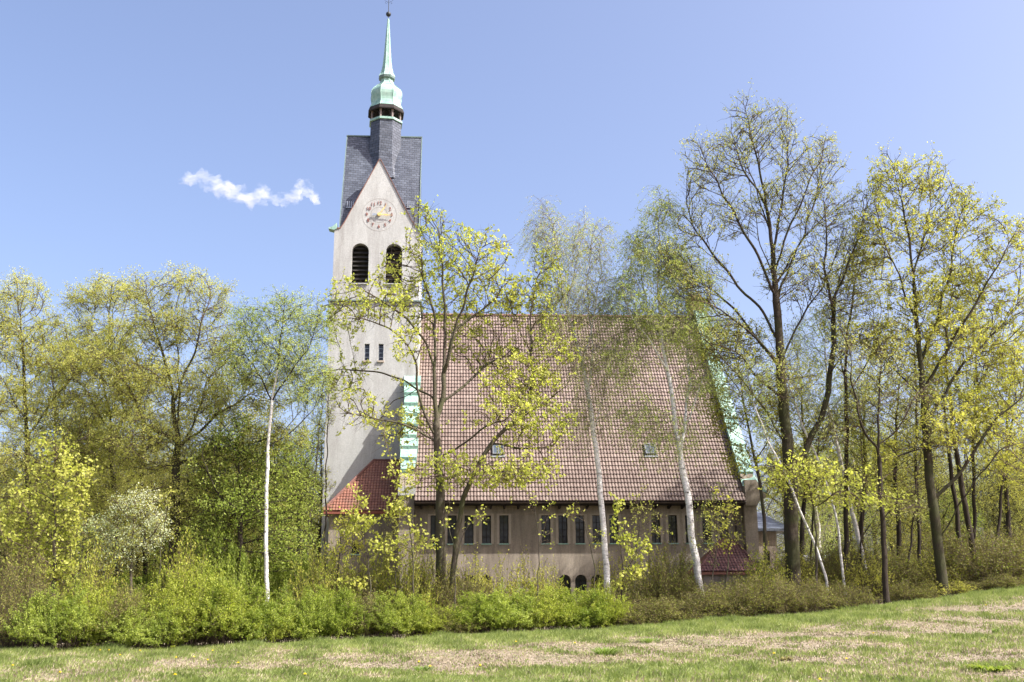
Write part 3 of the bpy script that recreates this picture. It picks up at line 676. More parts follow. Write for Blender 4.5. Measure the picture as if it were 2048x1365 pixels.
def grow(limbs, env, natt, seed, step=.34, infl=4., kill=.55, up=.12, iters=90, maxn=9000, jit=.22, rad=.55):
    r = np.random.RandomState(seed); S = Skel()
    for k, Q in enumerate(limbs):
        Q = resample(Q, step, r, .05 if k else .03)
        if k == 0 or S.n == 0: prev = S.addn(Q[0], -1)
        else:
            d = np.linalg.norm(S.P[:S.n]-Q[0], axis=1); prev = int(np.argmin(d+ (S.P[:S.n, 2] > Q[0][2])*.2))
            if d[prev] > 3 and k and Q[0][2] < limbs[0][0][2]+.8: prev = -1; prev = S.addn(Q[0], -1)
            else:
                g = d[prev]; m = int(g/step)
                for j in range(1, m): prev = S.addn(S.P[prev]+(Q[0]-S.P[prev])/(m-j+1), prev)
        for q in Q[1:]: prev = S.addn(q, prev)
    FO = np.array(limbs[0][0])*.5+np.array(limbs[0][-1])*.5
    # attractors
    vol = np.array([e[3]*e[4]*e[5] for e in env]); pr_ = vol**.8/np.sum(vol**.8); A = []
    for e, c in zip(env, r.multinomial(natt, pr_)):
        d = unit(r.randn(c, 3))*(r.rand(c, 1)**(1/2.4)); A.append(np.array(e[:3])+d*np.array(e[3:6]))
    A = np.concatenate(A)
    D = np.full(len(A), 1e9); I = np.zeros(len(A), int)
    def upd(a, b):
        for c in range(a, b, 256):
            q = S.P[c:min(b, c+256)]; d = np.linalg.norm(A[:, None]-q[None], axis=2); j = d.argmin(1); dm = d[np.arange(len(A)), j]
            m = dm < D; D[m] = dm[m]; I[m] = j[m]+c
    upd(0, S.n)
    for it in range(iters):
        keep = D > kill; A = A[keep]; D = D[keep]; I = I[keep]
        if not len(A) or S.n > maxn: break
        act = D < infl
        if not act.any(): infl *= 1.5; continue
        acc = np.zeros((S.n, 3)); np.add.at(acc, I[act], unit(A[act]-S.P[I[act]])); ids = np.unique(I[act])
        ids = ids[S.kids[ids] < 4]
        if not len(ids): break
        pd = S.P[ids]-S.P[np.maximum(S.par[ids], 0)]; pd = unit(pd)*(S.kids[ids] == 0)[:, None]*MOM
        d = unit(unit(acc[ids])+pd+rad*unit(S.P[ids]-FO)+np.array([0, 0, up])+r.randn(len(ids), 3)*jit)
        n0 = S.n
        for i, dd in zip(ids, d): S.addn(S.P[i]+dd*step*(.8+.4*r.rand()), i)
        upd(n0, S.n)
    n = S.n; return S.P[:n].copy(), S.par[:n].copy()
def radii(P, par, rbase, rtip):
    n = len(P); leafc = np.zeros(n)
    kids = np.bincount(par[par >= 0], minlength=n); leafc[kids == 0] = 1
    for i in range(n-1, -1, -1):
        if par[i] >= 0: leafc[par[i]] += leafc[i]
    roots = np.where(par < 0)[0]; big = leafc[roots].max()
    p = math.log(max(big, 2))/math.log(rbase/rtip); R_ = rtip*leafc**(1/p)
    # buttress toward the ground
    z0 = P[roots[0], 2]; hgt = P[:, 2]-z0; R_ = np.where(R_ > .4*rbase, R_*(1+.35*np.exp(-np.maximum(hgt, 0)/.5)), R_)
    return R_, leafc
def frames(d):
    ref = np.array([.31, .93, .17]); u = np.cross(d, ref); bad = np.linalg.norm(u, axis=1) < .05; u[bad] = np.cross(d[bad], [1., 0, 0])
    u = unit(u); return u, np.cross(d, u)
def seg_mesh(P0, P1, D0, D1, R0, R1, k):
    n = len(P0); a = np.arange(k)*2*math.pi/k; ca, sa = np.cos(a)[None, :, None], np.sin(a)[None, :, None]
    def ring(P, D, R_):
        u, v = frames(D); return P[:, None]+(u[:, None]*ca+v[:, None]*sa)*R_[:, None, None]
    V = np.concatenate([ring(P0, D0, R0), ring(P1, D1, R1)], 1).reshape(-1, 3)
    i = np.arange(k); F = np.stack([i, (i+1) % k, (i+1) % k+k, i+k], 1)[None]+(np.arange(n)*2*k)[:, None, None]
    return V, F.reshape(-1, 4)
def leaves_mesh(C, r, size, asp=.6, droop=.0, flat=.0):
    n = len(C); nrm = unit(r.randn(n, 3)+np.array([0, 0, flat])); a = r.randn(n, 3)+np.array([0, 0, -droop]); a = unit(a-nrm*np.sum(a*nrm, 1, keepdims=True)); b = np.cross(nrm, a)
    s = (size*(.65+.7*r.rand(n)))[:, None]
    V = np.stack([C-a*s*.1, C+a*s*.45+b*s*asp*.5+nrm*s*.10, C+a*s, C+a*s*.45-b*s*asp*.5+nrm*s*.10], 1).reshape(-1, 3)
    F = (np.arange(n)*4)[:, None]+np.arange(4)[None]
    return V, F
DENS = 2.4; LEAFY = 1.2; KILL = .72; MOM = 1.1
def make_tree(name, label, cat, limbs, env, seed, rbase, bark, twigbark, leaf, natt=900, rtip=.012, step=.34, kill=.55, infl=4., up=.12,
              ntw=3, twl=.55, twup=.25, twdroop=0, nl=7, lsize=.11, clump=.06, asp=.6, bsplit=.03, thin=3, leaf2=None, f2=0, lfrac=1., group=None, maxn=9000, jit=.22, spread=1.0, trunkname='trunk', flat=.0, ldroop=.2, bare=None):
    r = np.random.RandomState(seed+1000); natt = int(natt*DENS); kill *= KILL; step *= .76; maxn *= 3; nl *= LEAFY
    P, par = grow(limbs, env, natt, seed, step=step, kill=kill, infl=infl, up=up, maxn=maxn, jit=jit)
    R_, lc = radii(P, par, rbase, rtip); n = len(P); base = P[0].copy()
    tp = np.clip((P[:, 2]-base[2])/max(P[:, 2].max()-base[2], 1), 0, 1); R_ = np.where(R_ > rtip*2, np.maximum(R_*(.92-.42*tp), rtip*1.6), R_)
    D = np.zeros((n, 3)); m = par >= 0; D[m] = unit(P[m]-P[par[m]])
    # direction at roots
    for i in np.where(~m)[0]:
        k = np.where(par == i)[0]; D[i] = D[k[0]] if len(k) else (0, 0, 1)
    main = np.zeros(n, bool); best = {}
    for i in np.where(m)[0]:
        p = par[i]
        if p not in best or R_[i] > R_[best[p]]: best[p] = i
    main[list(best.values())] = True
    Dn = D.copy()
    for p, i in best.items(): Dn[p] = D[p]+D[i]
    Dn = unit(Dn)
    idx = np.where(m)[0]; pp = par[idx]; mn = main[idx]
    R0 = np.where(mn, np.minimum(R_[pp], R_[idx]*1.35), R_[idx]*1.1); D0 = np.where(mn[:, None], Dn[pp], D[idx])
    Vs, Fs, Ms = [], [], []; off = 0
    for lo_, hi_, k in ((0, .022, 3), (.022, .07, 5), (.07, 9, 10)):
        s = (R_[idx] >= lo_) & (R_[idx] < hi_)
        if not s.any(): continue
        V, F = seg_mesh(P[pp[s]], P[idx[s]], D0[s], Dn[idx[s]], R0[s], R_[idx[s]], k)
        Vs.append(V); Fs.append(F+off); off += len(V); Ms.append(np.repeat((R_[idx[s]] < bsplit).astype(int), k))
    # twigs
    thinn = np.where((lc <= thin) & m)[0]; T = np.repeat(thinn, ntw); nt_ = len(T)
    tb = P[T]-D[T]*step*r.rand(nt_, 1); td = unit(D[T]*.7+unit(r.randn(nt_, 3))*spread+np.array([0, 0, twup])); tl = twl*(.5+r.rand(nt_))
    K = 3; pts = [tb]
    for k in range(1, K+1):
        t_ = k/K; pts.append(tb+td*(tl*t_)[:, None]+np.array([0, 0, -1])*(twdroop*tl*t_**2)[:, None]+r.randn(nt_, 3)*.015*k)
    for k in range(K):
        dd = unit(pts[k+1]-pts[k]); rr = rtip*.62*(1-.25*k)
        V, F = seg_mesh(pts[k], pts[k+1], dd, dd, np.full(nt_, rr), np.full(nt_, rr*.75), 3)
        Vs.append(V); Fs.append(F+off); off += len(V); Ms.append(np.ones(nt_*3, int))
    loc = Vector(base); root = thing(name, label, cat, loc, group)
    V = np.concatenate(Vs)-base; F = np.concatenate(Fs)
    me = mesh_np(trunkname, V, F, [bark, twigbark], np.concatenate(Ms), smooth=True); link(trunkname, me, root)
    # leaves
    nl_ = r.poisson(nl, nt_)
    if lfrac < 1: nl_ = nl_*(r.rand(nt_) < lfrac)
    if bare is not None: nl_ = nl_*(bare(pts[-1], r))
    TT = np.repeat(np.arange(nt_), nl_); t_ = r.rand(len(TT))**.5*.85+.2; t_ = np.minimum(t_, 1.0)
    f = t_*K; k0 = np.minimum(f.astype(int), K-1); fr = (f-k0)[:, None]; PT = np.stack(pts); C = PT[k0, TT]*(1-fr)+PT[k0+1, TT]*fr + r.randn(len(TT), 3)*clump
    V, F = leaves_mesh(C, r, lsize, asp, ldroop, flat); gi = (r.rand(nt_)*.5)[TT]+r.rand(len(TT))*.5
    # slow variation over the crown
    q = C-base; gi = np.clip(gi+.18*np.sin(q[:, 0]*1.1+seed)+.18*np.sin(q[:, 2]*1.3+q[:, 1]), 0, 1)
    me = mesh_np('crown', V-base, F, [leaf]+([leaf2] if leaf2 else []), (r.rand(len(F)) < f2).astype(int) if leaf2 else None, {'tint': np.repeat(gi, 4)})
    link('crown', me, root)
    print(name, label[:30], 'nodes', n, 'leaves', len(F)); return root
def px(Y, lst, dy=0):      # an outline of a limb read off the photograph, given its own depth run
    k = max(len(lst)-1, 1); return [at(u, v, Y+dy*(i/k)) for i, (u, v) in enumerate(lst)]
def ell(Y, lst, dep=1.0):
    out = []
    for e in lst:
        u, v, ru, rv = e[:4]; dy = e[4] if len(e) > 4 else 0
        c = at(u, v, Y+dy); s = np.linalg.norm(at(u+10, v, Y+dy)-c)/10; out.append((*c, ru*s, (ru+rv)*.5*s*dep, rv*s))
    return out
def ground_pt(u, Y, sink=.12):
    x = at(u, 1190, Y)[0]; return np.array([x, Y, float(gz(x, Y))-sink])
def limbs_of(Y, main, *side):
    m_ = px(Y, main); g = ground_pt(main[0][0], Y)
    if m_[0][2] > g[2]: m_ = [g]+[p for p in m_ if p[2] > g[2]+.3]
    else: m_[0] = g
    out = [m_]
    for s in side:
        if s and isinstance(s[0], (int, float)): d, s = s[0], s[1]
        else: d = ((int(s[0][0]*7+s[0][1]*3) % 5)-2)*.5
        x0 = np.array(px(Y, s)); # start depth from the nearest trunk height
        k = len(s)-1; out.append([p+np.array([0,1,0])*0 if i == 0 else at(s[i][0], s[i][1], Y+d*(i/k)) for i, p in enumerate(x0)])
    return out
# ---------------------------------------------------------------- the trees
# maple in front of the roof
make_tree('maple_tree', 'tall upright maple with yellow-green leaf tufts in front of the church roof and tower', 'tree',
 limbs_of(46, [(882,1185),(881,1100),(882,1000),(878,930),(874,880),(872,820),(868,760),(867,738)],
  (-.6, [(867,738),(855,690),(830,655),(790,620),(750,590),(710,575)]), (1.2, [(867,738),(872,680),(868,620),(850,565),(832,520),(815,492)]), (.8, [(874,850),(884,790),(887,740),(893,680),(890,600),(882,520),(876,450)]),
  (-1.4, [(887,740),(905,680),(925,620),(942,560),(960,500)]), (-1.8, [(874,880),(850,830),(832,770),(833,720),(815,690),(780,655),(740,640),(700,635)]),
  (1.5, [(884,800),(930,770),(970,735),(1010,710)]), (-2.2, [(878,920),(930,885),(975,850),(1020,835)]), (2, [(871,800),(820,765),(760,745),(700,742),(665,738)]),
  (-2.4, [(874,880),(820,850),(760,840),(700,825)]), (-2.5, [(878,960),(930,950),(1000,945),(1080,935)]), (1.4, [(893,680),(930,640),(990,600),(1020,560)])),
 ell(46, [(745,610,85,45,-1),(812,560,62,55,1),(875,500,65,65),(950,520,75,60,-1),(970,600,80,60,1),(690,630,50,40),(690,765,50,35,2),(825,690,48,35,-2),(980,700,90,50,1.5),(720,830,60,40,-2),(1010,835,60,45,-2.5),(930,950,160,32,-2.5),(850,440,40,30),(800,860,60,40,1),(860,620,80,60,2)], .8),
 11, .26, M['b_maple'], M['b_twig'], M['l_maple'], natt=1300, rtip=.013, kill=.5, ntw=2, twl=.5, nl=7, lsize=.115, clump=.06, asp=.8, thin=2, lfrac=.47)
make_tree('maple_tree', 'maple leaning right from beside the upright maple, low over the tiled roof', 'tree',
 limbs_of(45.2, [(905,1185),(912,1090),(925,1000),(955,930),(985,880),(1020,850),(1055,825)],
  (1, [(1055,825),(1065,760),(1060,690),(1062,620),(1075,560),(1085,520)]), (-1, [(1055,825),(1100,800),(1130,770)]), (-1.5, [(985,880),(1050,900),(1110,890)]), (1, [(1060,700),(1030,640),(1010,580)]), (1.2, [(1062,650),(1100,620),(1130,590)])),
 ell(45.2, [(1050,780,70,60),(1080,860,70,45,-1),(1000,790,50,40),(1060,610,55,60,1),(1090,540,40,45,1),(1110,700,45,50),(1040,950,80,30,-1.5)], .8),
 12, .14, M['b_maple'], M['b_twig'], M['l_maple'], natt=620, rtip=.012, kill=.5, ntw=3, twl=.45, nl=6, lsize=.115, clump=.06, asp=.8, thin=2, lfrac=.47)
# birches
make_tree('birch_tree', 'slender white birch with thin weeping pale twigs, crown above the middle of the roof ridge', 'tree',
 limbs_of(47, [(1217,1185),(1208,1070),(1198,960),(1187,860),(1178,790),(1165,725),(1142,650),(1128,600),(1118,530),(1105,450),(1092,412),(1073,399)],
  (1, [(1128,600),(1148,545),(1160,490),(1172,440),(1165,425)]), (-.8, [(1165,725),(1178,680),(1190,620),(1200,550),(1205,480)]), (.5, [(1178,790),(1185,720),(1180,650),(1170,590),(1178,520),(1190,450)]), (-.6, [(1187,860),(1205,800),(1212,760)])),
 ell(47, [(1095,470,35,65),(1150,500,40,60),(1195,500,28,60),(1150,590,65,50),(1120,640,55,45),(1195,620,40,60),(1180,720,55,60),(1180,820,45,50)], .9),
 21, .155, M['b_birch'], M['b_bt'], M['l_birchp'], leaf2=M['l_birch'], f2=.6, natt=800, rtip=.008, kill=.5, up=.3, ntw=4, twl=.95, twup=-.1, twdroop=.8, nl=9, lsize=.06, clump=.03, thin=3, bsplit=.02, asp=.45)
make_tree('birch_tree', 'white birch with two stems and a dense green drooping crown before the roof', 'tree',
 limbs_of(46, [(1403,1212),(1391,1130),(1381,1040),(1369,960),(1357,890),(1346,820),(1339,760),(1327,700),(1319,640),(1313,560),(1318,480),(1322,400)],
  (.6, [(1362,920),(1374,850),(1378,780),(1376,700),(1380,640),(1372,560)]), (-.8, [(1374,850),(1392,790),(1410,745),(1424,705)]), (-.9, [(1337,750),(1302,690),(1268,640),(1248,600),(1250,540)]), (.9, [(1325,690),(1300,640),(1285,560),(1290,490)]), (.5, [(1391,1130),(1402,1050),(1412,1000),(1424,960)])),
 ell(46, [(1322,430,32,50),(1285,510,45,60),(1345,530,55,60),(1250,590,40,60),(1320,640,80,55),(1390,650,50,70),(1260,720,40,50),(1400,760,40,55),(1290,830,50,45),(1350,860,60,35),(1375,560,50,60)], .9),
 22, .18, M['b_birch'], M['b_bt'], M['l_birch'], natt=900, rtip=.008, kill=.45, up=.25, ntw=4, twl=.85, twup=-.05, twdroop=.7, nl=12, lsize=.065, clump=.035, thin=3, bsplit=.022, asp=.5)
# big oak-like tree
make_tree('oak_tree', 'tallest tree, dark trunked oak with a wide fan of nearly bare limbs', 'tree',
 limbs_of(45, [(1586,1150),(1583,1060),(1580,960),(1575,880),(1566,800),(1562,720),(1556,640),(1551,570),(1545,500),(1535,420),(1520,340),(1500,260),(1486,200)],
  (-1, [(1553,600),(1525,530),(1492,470),(1455,400),(1420,340),(1400,290)]), (1, [(1560,690),(1520,620),(1465,560),(1420,500),(1380,440),(1372,380)]), (-1.5, [(1550,560),(1565,490),(1590,430),(1615,380),(1640,320),(1652,280)]),
  (1.5, [(1562,740),(1500,660),(1440,590),(1400,560),(1350,535)]), (-2, [(1577,900),(1525,810),(1462,735),(1400,670),(1340,620),(1290,570)]), (1, [(1545,500),(1560,430),(1572,350),(1580,270)]), (2, [(1562,720),(1600,640),(1650,560),(1680,500),(1700,450)]),
  (-.5, [(1535,420),(1515,380),(1480,330),(1465,270)]), (1.6, [(1579,960),(1612,900),(1645,820),(1664,740),(1668,660),(1668,600),(1690,520),(1712,460)]), (-1.8, [(1664,740),(1700,690),(1740,660),(1790,640)]), (1.4, [(1549,560),(1520,480),(1500,400),(1490,330)]), (-1.2, [(1566,800),(1520,760),(1470,700),(1420,690)]), (1.3, [(1553,600),(1575,540),(1605,480),(1630,400),(1640,350)]), (-1.6, [(1562,740),(1530,700),(1480,640),(1430,610),(1380,600)]), (.7, [(1545,500),(1530,430),(1505,370),(1480,300)]), (-.9, [(1668,620),(1650,540),(1655,460),(1648,400)]), (.9, [(1551,570),(1590,500),(1620,460),(1668,420)]), (-1.1, [(1668,600),(1700,520),(1725,450),(1738,400)])),
 ell(45, [(1400,350,38,70),(1450,330,45,60),(1495,280,42,75),(1555,280,45,60),(1590,330,45,60),(1650,340,35,60),(1395,460,45,50),(1350,530,40,40),(1460,440,60,50),(1560,420,60,60),(1640,440,50,60),(1700,480,45,55),(1400,580,60,50),(1460,680,70,50),(1600,560,80,60),(1690,600,60,60),(1540,760,90,50,-1),(1720,680,50,30),(1722,430,42,55),(1735,520,40,45)], .8),
 31, .35, M['b_oak'], M['b_twig'], M['l_ash'], leaf2=M['l_oak'], f2=.3, natt=1900, rtip=.0125, kill=.42, infl=3.5, up=.30, ntw=2, twl=.55, twup=.45, nl=6, lsize=.075, clump=.05, thin=2, maxn=14000, lfrac=.7, jit=.12)
make_tree('oak_tree', 'broad oak with golden green leaves filling the upper right, dark trunk by the grass edge', 'tree',
 limbs_of(44, [(1886,1188),(1877,1080),(1860,960),(1851,860),(1842,740),(1833,640),(1826,560),(1818,480),(1800,400),(1790,330)],
  (-1, [(1834,650),(1800,560),(1770,490),(1752,410)]), (1, [(1841,730),(1872,640),(1895,560),(1912,480),(1925,400)]), (-1.8, [(1845,780),(1900,690),(1950,610),(1995,530),(2035,460)]), (2, [(1850,850),(1920,740),(1985,670),(2048,600)]),
  (-2, [(1879,1075),(1920,1010),(1960,950),(2005,900),(2060,880)]), (1.5, [(1826,560),(1848,480),(1862,400),(1868,350)]), (-1.5, [(1852,890),(1800,900),(1760,915)]), (1.6, [(1846,800),(1790,740),(1745,700)]), (-.8, [(1865,1000),(1930,930),(1990,840),(2050,790)]), (1.2, [(1800,560),(1750,560),(1700,540)])),
 ell(44, [(1785,380,45,65),(1845,370,48,55),(1920,440,50,60),(1975,460,30,55),(2020,500,45,60),(1760,480,50,60),(1860,480,70,60),(1940,560,70,60),(2020,620,60,60),(1830,600,60,60),(1900,700,90,60),(2010,740,70,60),(1780,690,60,45),(1960,850,90,50),(1880,850,60,60,-1),(2040,920,60,50),(1790,890,40,30)], .8),
 32, .24, M['b_oak'], M['b_twig'], M['l_oak'], natt=1500, rtip=.012, kill=.46, up=.25, ntw=3, twl=.45, twup=.3, nl=7, lsize=.098, clump=.05, thin=2, asp=.6, lfrac=.62, maxn=12000)
make_tree('oak_tree', 'crooked mid sized oak with forking dark branches between the two big oaks', 'tree',
 limbs_of(43, [(1773,1195),(1768,1080),(1762,985),(1759,917),(1757,850),(1758,775),(1762,700)],
  (-1, [(1759,905),(1738,878),(1724,850),(1707,775),(1700,700),(1680,640)]), (1, [(1760,925),(1800,912),(1850,895),(1890,890)]), (-1.2, [(1759,890),(1785,870),(1808,840),(1830,800)]), (1.2, [(1762,960),(1800,935),(1845,930)]), (-1.5, [(1765,1030),(1810,1018),(1850,1015)]), (.8, [(1724,850),(1680,860),(1640,880)])),
 ell(43, [(1700,720,45,60),(1760,720,45,60),(1830,790,50,50),(1880,880,50,35),(1660,860,50,40),(1800,1000,60,25),(1740,800,50,40)], .8),
 33, .13, M['b_dark'], M['b_twig'], M['l_ash'], natt=520, rtip=.012, kill=.5, up=.15, ntw=3, twl=.45, nl=3, lsize=.09, thin=2, lfrac=.6)
make_tree('forest_tree', 'straight slim dark trunk with thin crown right of the tallest oak', 'tree',
 limbs_of(49, [(1691,1165),(1693,1060),(1693,950),(1693,850),(1691,740),(1696,650),(1712,560),(1740,480)], (1, [(1693,760),(1668,680),(1660,600)]), (-1, [(1693,800),(1730,730),(1770,650)])),
 ell(49, [(1700,560,50,70),(1740,560,45,70),(1670,650,45,50),(1750,680,50,50)], .9),
 34, .13, M['b_dark'], M['b_twig'], M['l_wood'], natt=420, rtip=.010, kill=.55, ntw=3, twl=.5, nl=5, lsize=.09, thin=2)
make_tree('forest_tree', 'dark slender tree standing right of the golden oak trunk, nearer the picture edge', 'tree',
 limbs_of(47, [(1962,1178),(1942,1080),(1922,960),(1906,850),(1892,740),(1895,640),(1910,560)], (1, [(1906,850),(1950,780),(1990,720)]), (-1, [(1915,920),(1870,850),(1850,800)])),
 ell(47, [(1910,620,70,80),(1990,700,60,60),(1860,760,50,60),(1960,840,70,50)], .9),
 35, .15, M['b_dark'], M['b_twig'], M['l_oak'], natt=520, rtip=.011, kill=.55, ntw=3, twl=.5, nl=5, lsize=.1, thin=2)
make_tree('forest_tree', 'leaning thin dark trunk close beside the golden oak on its right side', 'tree',
 limbs_of(47.5, [(1930,1172),(1918,1060),(1905,960),(1895,880),(1885,800)], (1, [(1900,900),(1930,830),(1945,780)])),
 ell(47.5, [(1880,780,50,50),(1950,770,50,50)], .9), 36, .13, M['b_dark'], M['b_twig'], M['l_dusty'], natt=220, rtip=.011, kill=.55, ntw=3, twl=.5, nl=4, lsize=.1, thin=2)
# leaning birches on the right
make_tree('birch_tree', 'thin white birch leaning left with its foot beside the tallest oak', 'tree',
 limbs_of(44, [(1655,1165),(1630,1088),(1597,1013),(1565,935),(1530,871),(1505,800)]), ell(44, [(1505,780,40,60),(1530,860,35,30)], .9),
 41, .07, M['b_birch'], M['b_bt'], M['l_birch'], natt=160, rtip=.009, kill=.45, ntw=3, twl=.5, twdroop=.4, nl=6, lsize=.06, bsplit=.02)
make_tree('birch_tree', 'long slanting birch trunk crossing behind the leaning dark limb of the tallest oak', 'tree',
 limbs_of(46, [(1688,1165),(1677,1055),(1655,967),(1635,917),(1604,850),(1585,790),(1560,720)]), ell(46, [(1560,700,50,60),(1600,790,40,50)], .9),
 42, .07, M['b_birch'], M['b_bt'], M['l_birch'], natt=200, rtip=.008, kill=.45, ntw=3, twl=.6, twdroop=.6, nl=6, lsize=.06, bsplit=.02)
make_tree('birch_tree', 'greyish birch leaning left behind the low shed', 'tree',
 limbs_of(50, [(1738,1168),(1718,1076),(1697,992),(1672,884),(1655,800),(1650,700)]), ell(50, [(1650,680,60,70),(1690,800,50,60)], .9),
 43, .12, M['b_birch'], M['b_bt'], M['l_birch'], natt=300, rtip=.008, kill=.5, ntw=3, twl=.6, twdroop=.6, nl=6, lsize=.06, bsplit=.025)
make_tree('forest_tree', 'slim pale trunked tree in front of the grey vestry roof', 'tree',
 limbs_of(47, [(1533,1160),(1528,1050),(1520,970),(1503,880),(1487,800),(1472,720)], (1, [(1526,1040),(1545,1000),(1575,960)]), (-1, [(1510,920),(1540,870),(1560,820)]), (.5, [(1487,800),(1450,740),(1420,700)])),
 ell(47, [(1470,700,50,60),(1540,820,50,50),(1570,950,35,30),(1430,720,35,45),(1455,830,40,60),(1485,920,35,40)], .9), 44, .10, M['b_maple'], M['b_twig'], M['l_oak'], natt=560, rtip=.010, kill=.45, ntw=3, twl=.45, nl=6, lsize=.09, thin=2)
make_tree('maple_sapling', 'young maple with flat sprays of lemon green leaves hanging across the tallest oak trunk', 'tree',
 limbs_of(42.5, [(1636,1180),(1632,1090),(1628,1020),(1615,965),(1600,930)], (-1, [(1628,1010),(1680,985),(1740,985),(1790,1000)]), (-1.2, [(1615,965),(1580,945),(1540,930)]), (.5, [(1625,990),(1650,930),(1660,890)])),
 ell(42.5, [(1590,940,75,22,-1),(1680,960,75,20,-1),(1750,1000,70,18,-1),(1660,1000,70,18),(1560,975,35,14)], 1.),
 45, .06, M['b_maple'], M['b_twig'], M['l_maple'], natt=420, rtip=.009, kill=.36, step=.25, ntw=3, twl=.35, twup=-.1, nl=3, lsize=.105, asp=.85, thin=2, flat=1., lfrac=.5)
# ---- left side
make_tree('birch_tree', 'birch with a bright white trunk and airy fresh green crown left of the tower', 'tree',
 limbs_of(44, [(533,1210),(533,1100),(534,1000),(534,900),(541,840),(547,790),(555,740),(560,680),(570,600)], (-1, [(547,795),(580,745),(618,690),(640,640)]), (1, [(545,800),(512,730),(492,670)]), (.6, [(535,890),(560,880),(600,850),(625,820)])),
 ell(44, [(570,630,60,35),(500,650,45,38),(615,660,45,50),(560,720,75,55),(620,770,40,55),(490,730,40,50)], .9),
 51, .10, M['b_birch'], M['b_dark'], M['l_birch'], natt=800, rtip=.008, kill=.42, up=.2, ntw=4, twl=.7, twdroop=.35, nl=9, lsize=.062, clump=.04, bsplit=.035, asp=.5)
make_tree('lime_tree', 'big spreading tree with olive green haze of buds and several arching limbs on the left', 'tree',
 limbs_of(46, [(345,1170),(348,1060),(352,960),(354,880),(347,820),(342,766),(328,713),(308,643),(293,585)],
  (-1, [(347,805),(372,735),(398,690),(405,640),(425,595)]), (1.2, [(353,900),(385,860),(402,800),(410,760),(445,735),(468,695)]), (-1.5, [(353,930),(420,900),(500,886),(560,868),(600,820)]), (1.5, [(352,900),(425,835),(495,795),(560,750),(585,735)]),
  (1, [(354,880),(290,850),(265,790),(235,740),(190,715),(130,692)]), (-1, [(342,790),(315,750),(290,735)]), (1, [(354,850),(362,780),(357,720),(350,650)])),
 ell(46, [(295,590,48,35),(370,580,45,35),(425,610,40,40),(330,660,80,50),(440,700,45,45),(215,730,70,40),(300,770,90,50),(420,800,70,50),(530,790,60,40),(540,880,70,35,-1),(300,890,90,60),(420,930,90,50),(330,1010,110,50),(440,1030,60,60)], .9),
 52, .26, M['b_oak'], M['b_twig'], M['l_dusty'], natt=2000, rtip=.010, kill=.34, up=.12, ntw=3, twl=.5, nl=9, lsize=.060, clump=.06, thin=3, maxn=14000)
make_tree('lime_tree', 'olive budded tree with twin upright stems left of the big spreading tree', 'tree',
 limbs_of(49, [(232,1170),(230,1060),(228,960),(222,860),(212,790),(200,730),(195,680)], (1, [(225,900),(250,820),(225,700),(220,640),(205,580)]), (-1, [(222,860),(180,800),(150,760)])),
 ell(49, [(215,600,65,35),(165,610,35,30),(200,690,80,50),(150,760,60,50),(230,800,70,60),(190,900,70,60),(230,1000,70,60)], .9),
 53, .18, M['b_oak'], M['b_twig'], M['l_dusty'], natt=1100, rtip=.010, kill=.38, ntw=3, twl=.5, nl=12, lsize=.058, clump=.06, thin=3)
make_tree('lime_tree', 'brownish olive tree at the far left edge with a fine twigged round crown', 'tree',
 limbs_of(46.5, [(55,1190),(58,1060),(56,940),(52,850),(46,740),(42,640)], (1, [(54,880),(100,800),(150,750),(200,720)]), (-1, [(52,850),(15,780),(-20,720)]), (-1, [(56,940),(120,900),(180,870)])),
 ell(46.5, [(45,600,55,40),(100,660,40,40),(5,640,50,50),(50,700,90,50),(130,730,70,40),(30,800,70,60),(130,830,70,50),(60,920,90,60),(170,900,60,50),(30,1030,70,60)], .9),
 54, .20, M['b_oak'], M['b_twig'], M['l_dusty'], natt=1500, rtip=.010, kill=.38, ntw=3, twl=.5, nl=12, lsize=.058, clump=.06, thin=3, maxn=12000)
make_tree('chestnut_tree', 'lush mid green tree low behind the white birch trunk left of the tower', 'tree',
 limbs_of(45, [(480,1180),(482,1080),(480,980),(476,900)], (1, [(481,1030),(530,960),(570,930)]), (-1, [(481,1040),(430,980),(410,930)])),
 ell(45, [(470,890,55,45),(540,930,55,50),(420,950,45,50),(590,1000,35,60),(500,1010,90,60),(430,1080,60,50),(560,1090,60,60)], .9),
 55, .17, M['b_dark'], M['b_dark'], M['l_green'], natt=950, rtip=.010, kill=.38, ntw=3, twl=.45, nl=4.5, lsize=.085, clump=.09, thin=3, asp=.7)
make_tree('maple_tree', 'young maple thick with lemon yellow leaves at the far left', 'tree',
 limbs_of(41, [(108,1215),(110,1120),(106,1020),(108,940),(112,880)], (-1, [(109,1080),(60,1030),(30,990)]), (1, [(107,1040),(150,990),(170,950)]), (-1, [(110,1130),(60,1100),(20,1080)])),
 ell(41, [(112,905,32,45),(80,960,35,40),(140,970,45,45),(60,1020,45,40),(110,1050,60,50),(30,1060,40,50),(120,1130,50,45),(50,1130,40,40)], .9),
 56, .09, M['b_maple'], M['b_twig'], M['l_maple'], natt=620, rtip=.009, kill=.4, step=.28, ntw=3, twl=.4, nl=4, lsize=.105, clump=.05, asp=.85, thin=2, lfrac=.75)
make_tree('blossom_tree', 'small tree of whitish blossom between the lemon maple and the big spreading tree', 'tree',
 limbs_of(43.5, [(262,1195),(262,1130),(265,1080),(268,1030)], (1, [(262,1120),(225,1080),(200,1050)]), (-1, [(263,1110),(305,1070),(325,1040)])),
 ell(43.5, [(270,1025,45,35),(215,1070,45,30),(310,1060,35,35),(265,1090,50,30),(240,1120,40,25)], .9),
 57, .08, M['b_maple'], M['b_twig'], M['l_white'], leaf2=M['l_dusty'], f2=.35, natt=430, rtip=.009, kill=.36, step=.25, ntw=3, twl=.35, nl=8, lsize=.055, clump=.07, asp=.8, thin=2)
